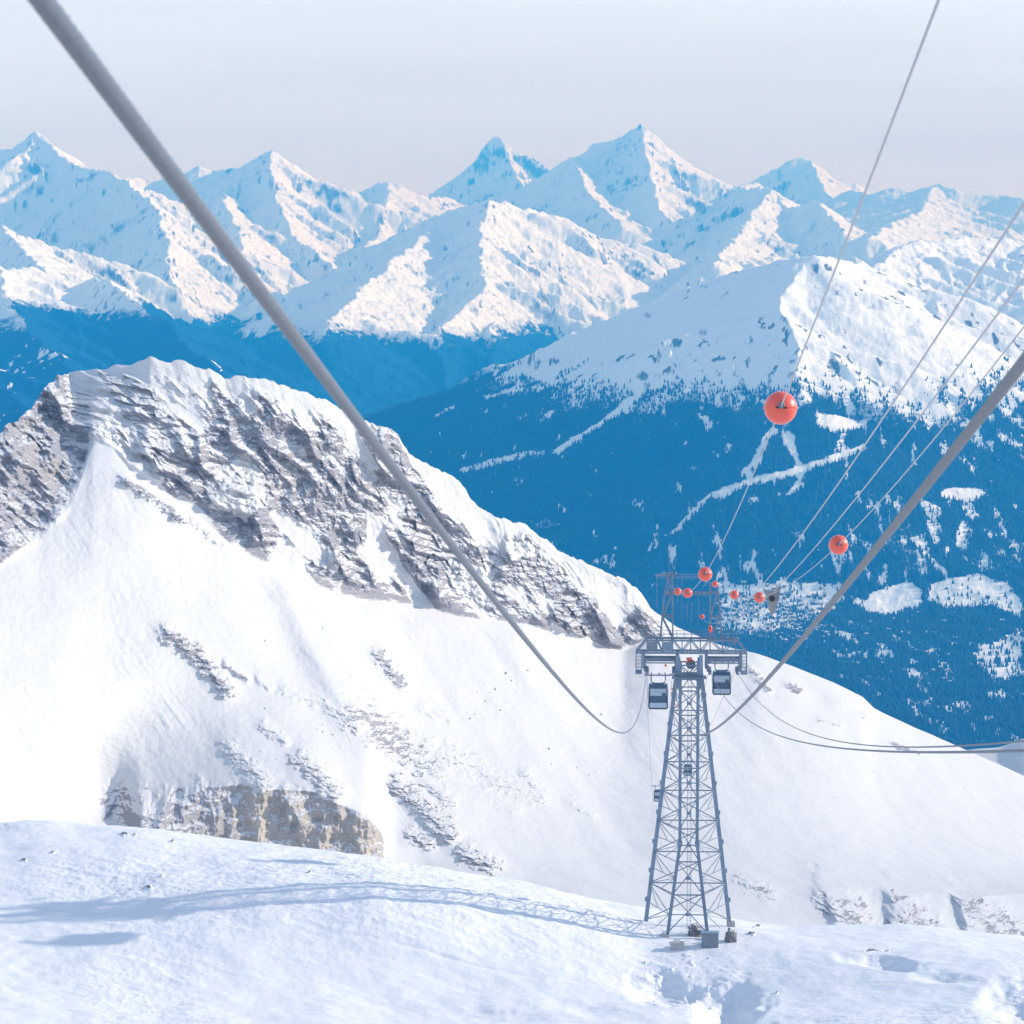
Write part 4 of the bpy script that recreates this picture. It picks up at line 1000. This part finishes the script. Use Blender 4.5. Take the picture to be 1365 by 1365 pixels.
# ------------------------------------------------------------------ things at the foot of the tower
def on_ground(px, py, d, dz=0):
    p = P(px, py, d); return Vector((p.x, p.y, ground_z(p.x, p.y) + dz))
e = empty('equipment_cabinet', on_ground(946.5, 1249, 412), -.06)
m = MB(); m.box((0, 0, .75), 2.15, 1.3, 1.9, .03); m.build('body', M_grey, e)
m = MB(); m.box((0, 0, 1.74), 2.3, 1.45, .1, .02); m.build('lid', M_steel_l, e)
m = MB()
for s in (-1, 1): m.box((s * .52, -.66, .78), .98, .03, 1.6, .008)
dd = m.build('door', M_grey, e); m = MB(); m.box((.12, -.69, .85), .05, .04, .22, .01); m.build('handle', M_dark, dd)
tag(e, 'grey metal equipment cabinet in the snow at the right foot of the tower', 'cabinet')
def boulder(name, loc, sx, sy, sz, seed, mat, label):
    bm = bmesh.new(); bmesh.ops.create_icosphere(bm, subdivisions=4, radius=1)
    V = np.array([v.co[:] for v in bm.verts])
    n = fbm(V[:, 0] * 1.3 + seed, V[:, 1] * 1.3 + V[:, 2] * 1.7, 4, seed) * .5 + fbm(V[:, 2] * 2.1 + seed, V[:, 0] * 2.4 - V[:, 1], 4, seed + 5) * .35
    n = np.round(n * 7) / 7 * .7 + n * .3
    rk = []
    for v, k in zip(bm.verts, n): v.co = v.co * (1 + float(k))
    for v in bm.verts: v.co = Vector((v.co.x * sx, v.co.y * sy, v.co.z * sz))
    me = bpy.data.meshes.new(name); bm.to_mesh(me); bm.free(); me.materials.append(mat)
    at_ = me.attributes.new('rock', 'FLOAT', 'POINT')
    nr = np.empty(len(me.vertices) * 3, np.float32); me.vertices.foreach_get('normal', nr); nr = nr.reshape(-1, 3)
    at_.data.foreach_set('value', np.clip(1 - np.clip((nr[:, 2] - .55) * 4, 0, 1), 0, 1).astype(np.float32))
    o = bpy.data.objects.new(name, me); COL.objects.link(o); o.location = loc; o.rotation_euler = (0, 0, seed)
    return tag(o, label, 'rock')
boulder('boulder', on_ground(927, 1240, 417, .5), 1.0, .9, 1.0, 3, M_fore, 'snow capped rock heap between the tower feet, left of the cabinet')
boulder('boulder', on_ground(974, 1243, 414, .6), .62, .7, 1.1, 5, M_fore, 'dark upright block of rock under the right tower leg')
boulder('boulder', on_ground(905, 1243, 413, .0), 1.1, .6, .45, 8, M_fore, 'low flat stone beside the front left tower foot')
m = MB(); m.box((0, 0, .35), 1.7, 1.0, 1.1, .05); o = m.build('concrete_block', M_conc, None, False, on_ground(903, 1245, 411)); tag(o, 'pale concrete block half buried in snow at the front left tower foot', 'concrete block')

# ------------------------------------------------------------------ light, sky, air, camera
SUN_AZ, SUN_EL = 76.0, 21.0          # degrees to the right of the view direction, above the horizon
sv = Vector((math.sin(R(SUN_AZ)) * math.cos(R(SUN_EL)), math.cos(R(SUN_AZ)) * math.cos(R(SUN_EL)), math.sin(R(SUN_EL))))
sl = bpy.data.lights.new('sun', 'SUN'); sl.energy = SUN_E; sl.angle = R(.53); sl.color = (1, .968, .925)
so = bpy.data.objects.new('sun', sl); COL.objects.link(so); so.rotation_euler = (-sv).to_track_quat('-Z', 'Y').to_euler()
w = bpy.data.worlds.new('World'); scn.world = w; w.use_nodes = True; nt = w.node_tree; N = nt.nodes; L = nt.links
bg = N['Background']; sky = N.new('ShaderNodeTexSky'); sky.sky_type = 'NISHITA'; sky.sun_disc = False
sky.sun_elevation = R(SUN_EL); sky.sun_rotation = R(SUN_AZ); sky.altitude = 2800; sky.air_density = 1.0; sky.dust_density = 1.2; sky.ozone_density = 2.0
tc = N.new('ShaderNodeTexCoord'); mp = N.new('ShaderNodeMapping'); mp.inputs['Scale'].default_value = (1.0, 1.0, 9.0); L.new(tc.outputs['Generated'], mp.inputs[0])
cn = noise(nt, mp.outputs[0], 3.2, 6, .55, .4)
cr = ramp(nt, [(.25, 0), (.75, 1)]); L.new(cn.outputs[0], cr.inputs[0])
sx = N.new('ShaderNodeSeparateXYZ'); L.new(tc.outputs['Generated'], sx.inputs[0])
lowb = N.new('ShaderNodeMapRange'); lowb.inputs[1].default_value = 0.0; lowb.inputs[2].default_value = .35; lowb.inputs[3].default_value = 1; lowb.inputs[4].default_value = .3; L.new(sx.outputs['Z'], lowb.inputs[0])
cf = mathn(nt, 'MULTIPLY', lowb.outputs[0], mathn(nt, 'MULTIPLY_ADD', cr.outputs[0], .42, CLOUD_BASE))
cc = mixc(nt, cf, sky.outputs[0], CLOUD_COL)
L.new(cc, bg.inputs['Color']); bg.inputs['Strength'].default_value = SKY_S
hz = MB(); hz.box((0, 24500, -150), 44000, 52600, 3500)
hm = bpy.data.materials.new('mountain_air'); hm.use_nodes = True; hn = hm.node_tree; hn.nodes.remove(hn.nodes['Principled BSDF'])
pv = hn.nodes.new('ShaderNodeVolumePrincipled'); pv.inputs['Color'].default_value = (*HAZE_COL, 1); pv.inputs['Density'].default_value = HAZE_D; pv.inputs['Anisotropy'].default_value = 0
pv.inputs['Absorption Color'].default_value = (*HAZE_ABS, 1)
hn.links.new(pv.outputs[0], hn.nodes['Material Output'].inputs['Volume'])
ho = hz.build('haze', hm); tag(ho, 'blue mountain air between the lift and the far peaks', 'haze', None, 'stuff')
cam = bpy.data.cameras.new('camera'); co = bpy.data.objects.new('camera', cam); COL.objects.link(co); scn.camera = co
cam.sensor_width = 36; cam.sensor_fit = 'HORIZONTAL'; cam.lens = 36 * F / 1365; cam.clip_start = .5; cam.clip_end = 200000
co.rotation_euler = (R(90) + PITCH, 0, 0)
cam.dof.use_dof = True; cam.dof.focus_distance = 420; cam.dof.aperture_fstop = 9
scn.view_settings.view_transform = 'Standard'; scn.view_settings.look = 'None'; scn.view_settings.gamma = 1; scn.view_settings.exposure = EXPO
scn.cycles.use_denoising = True; scn.cycles.max_bounces = 6; scn.cycles.diffuse_bounces = 3; scn.cycles.volume_bounces = 0; scn.cycles.volume_max_steps = 64
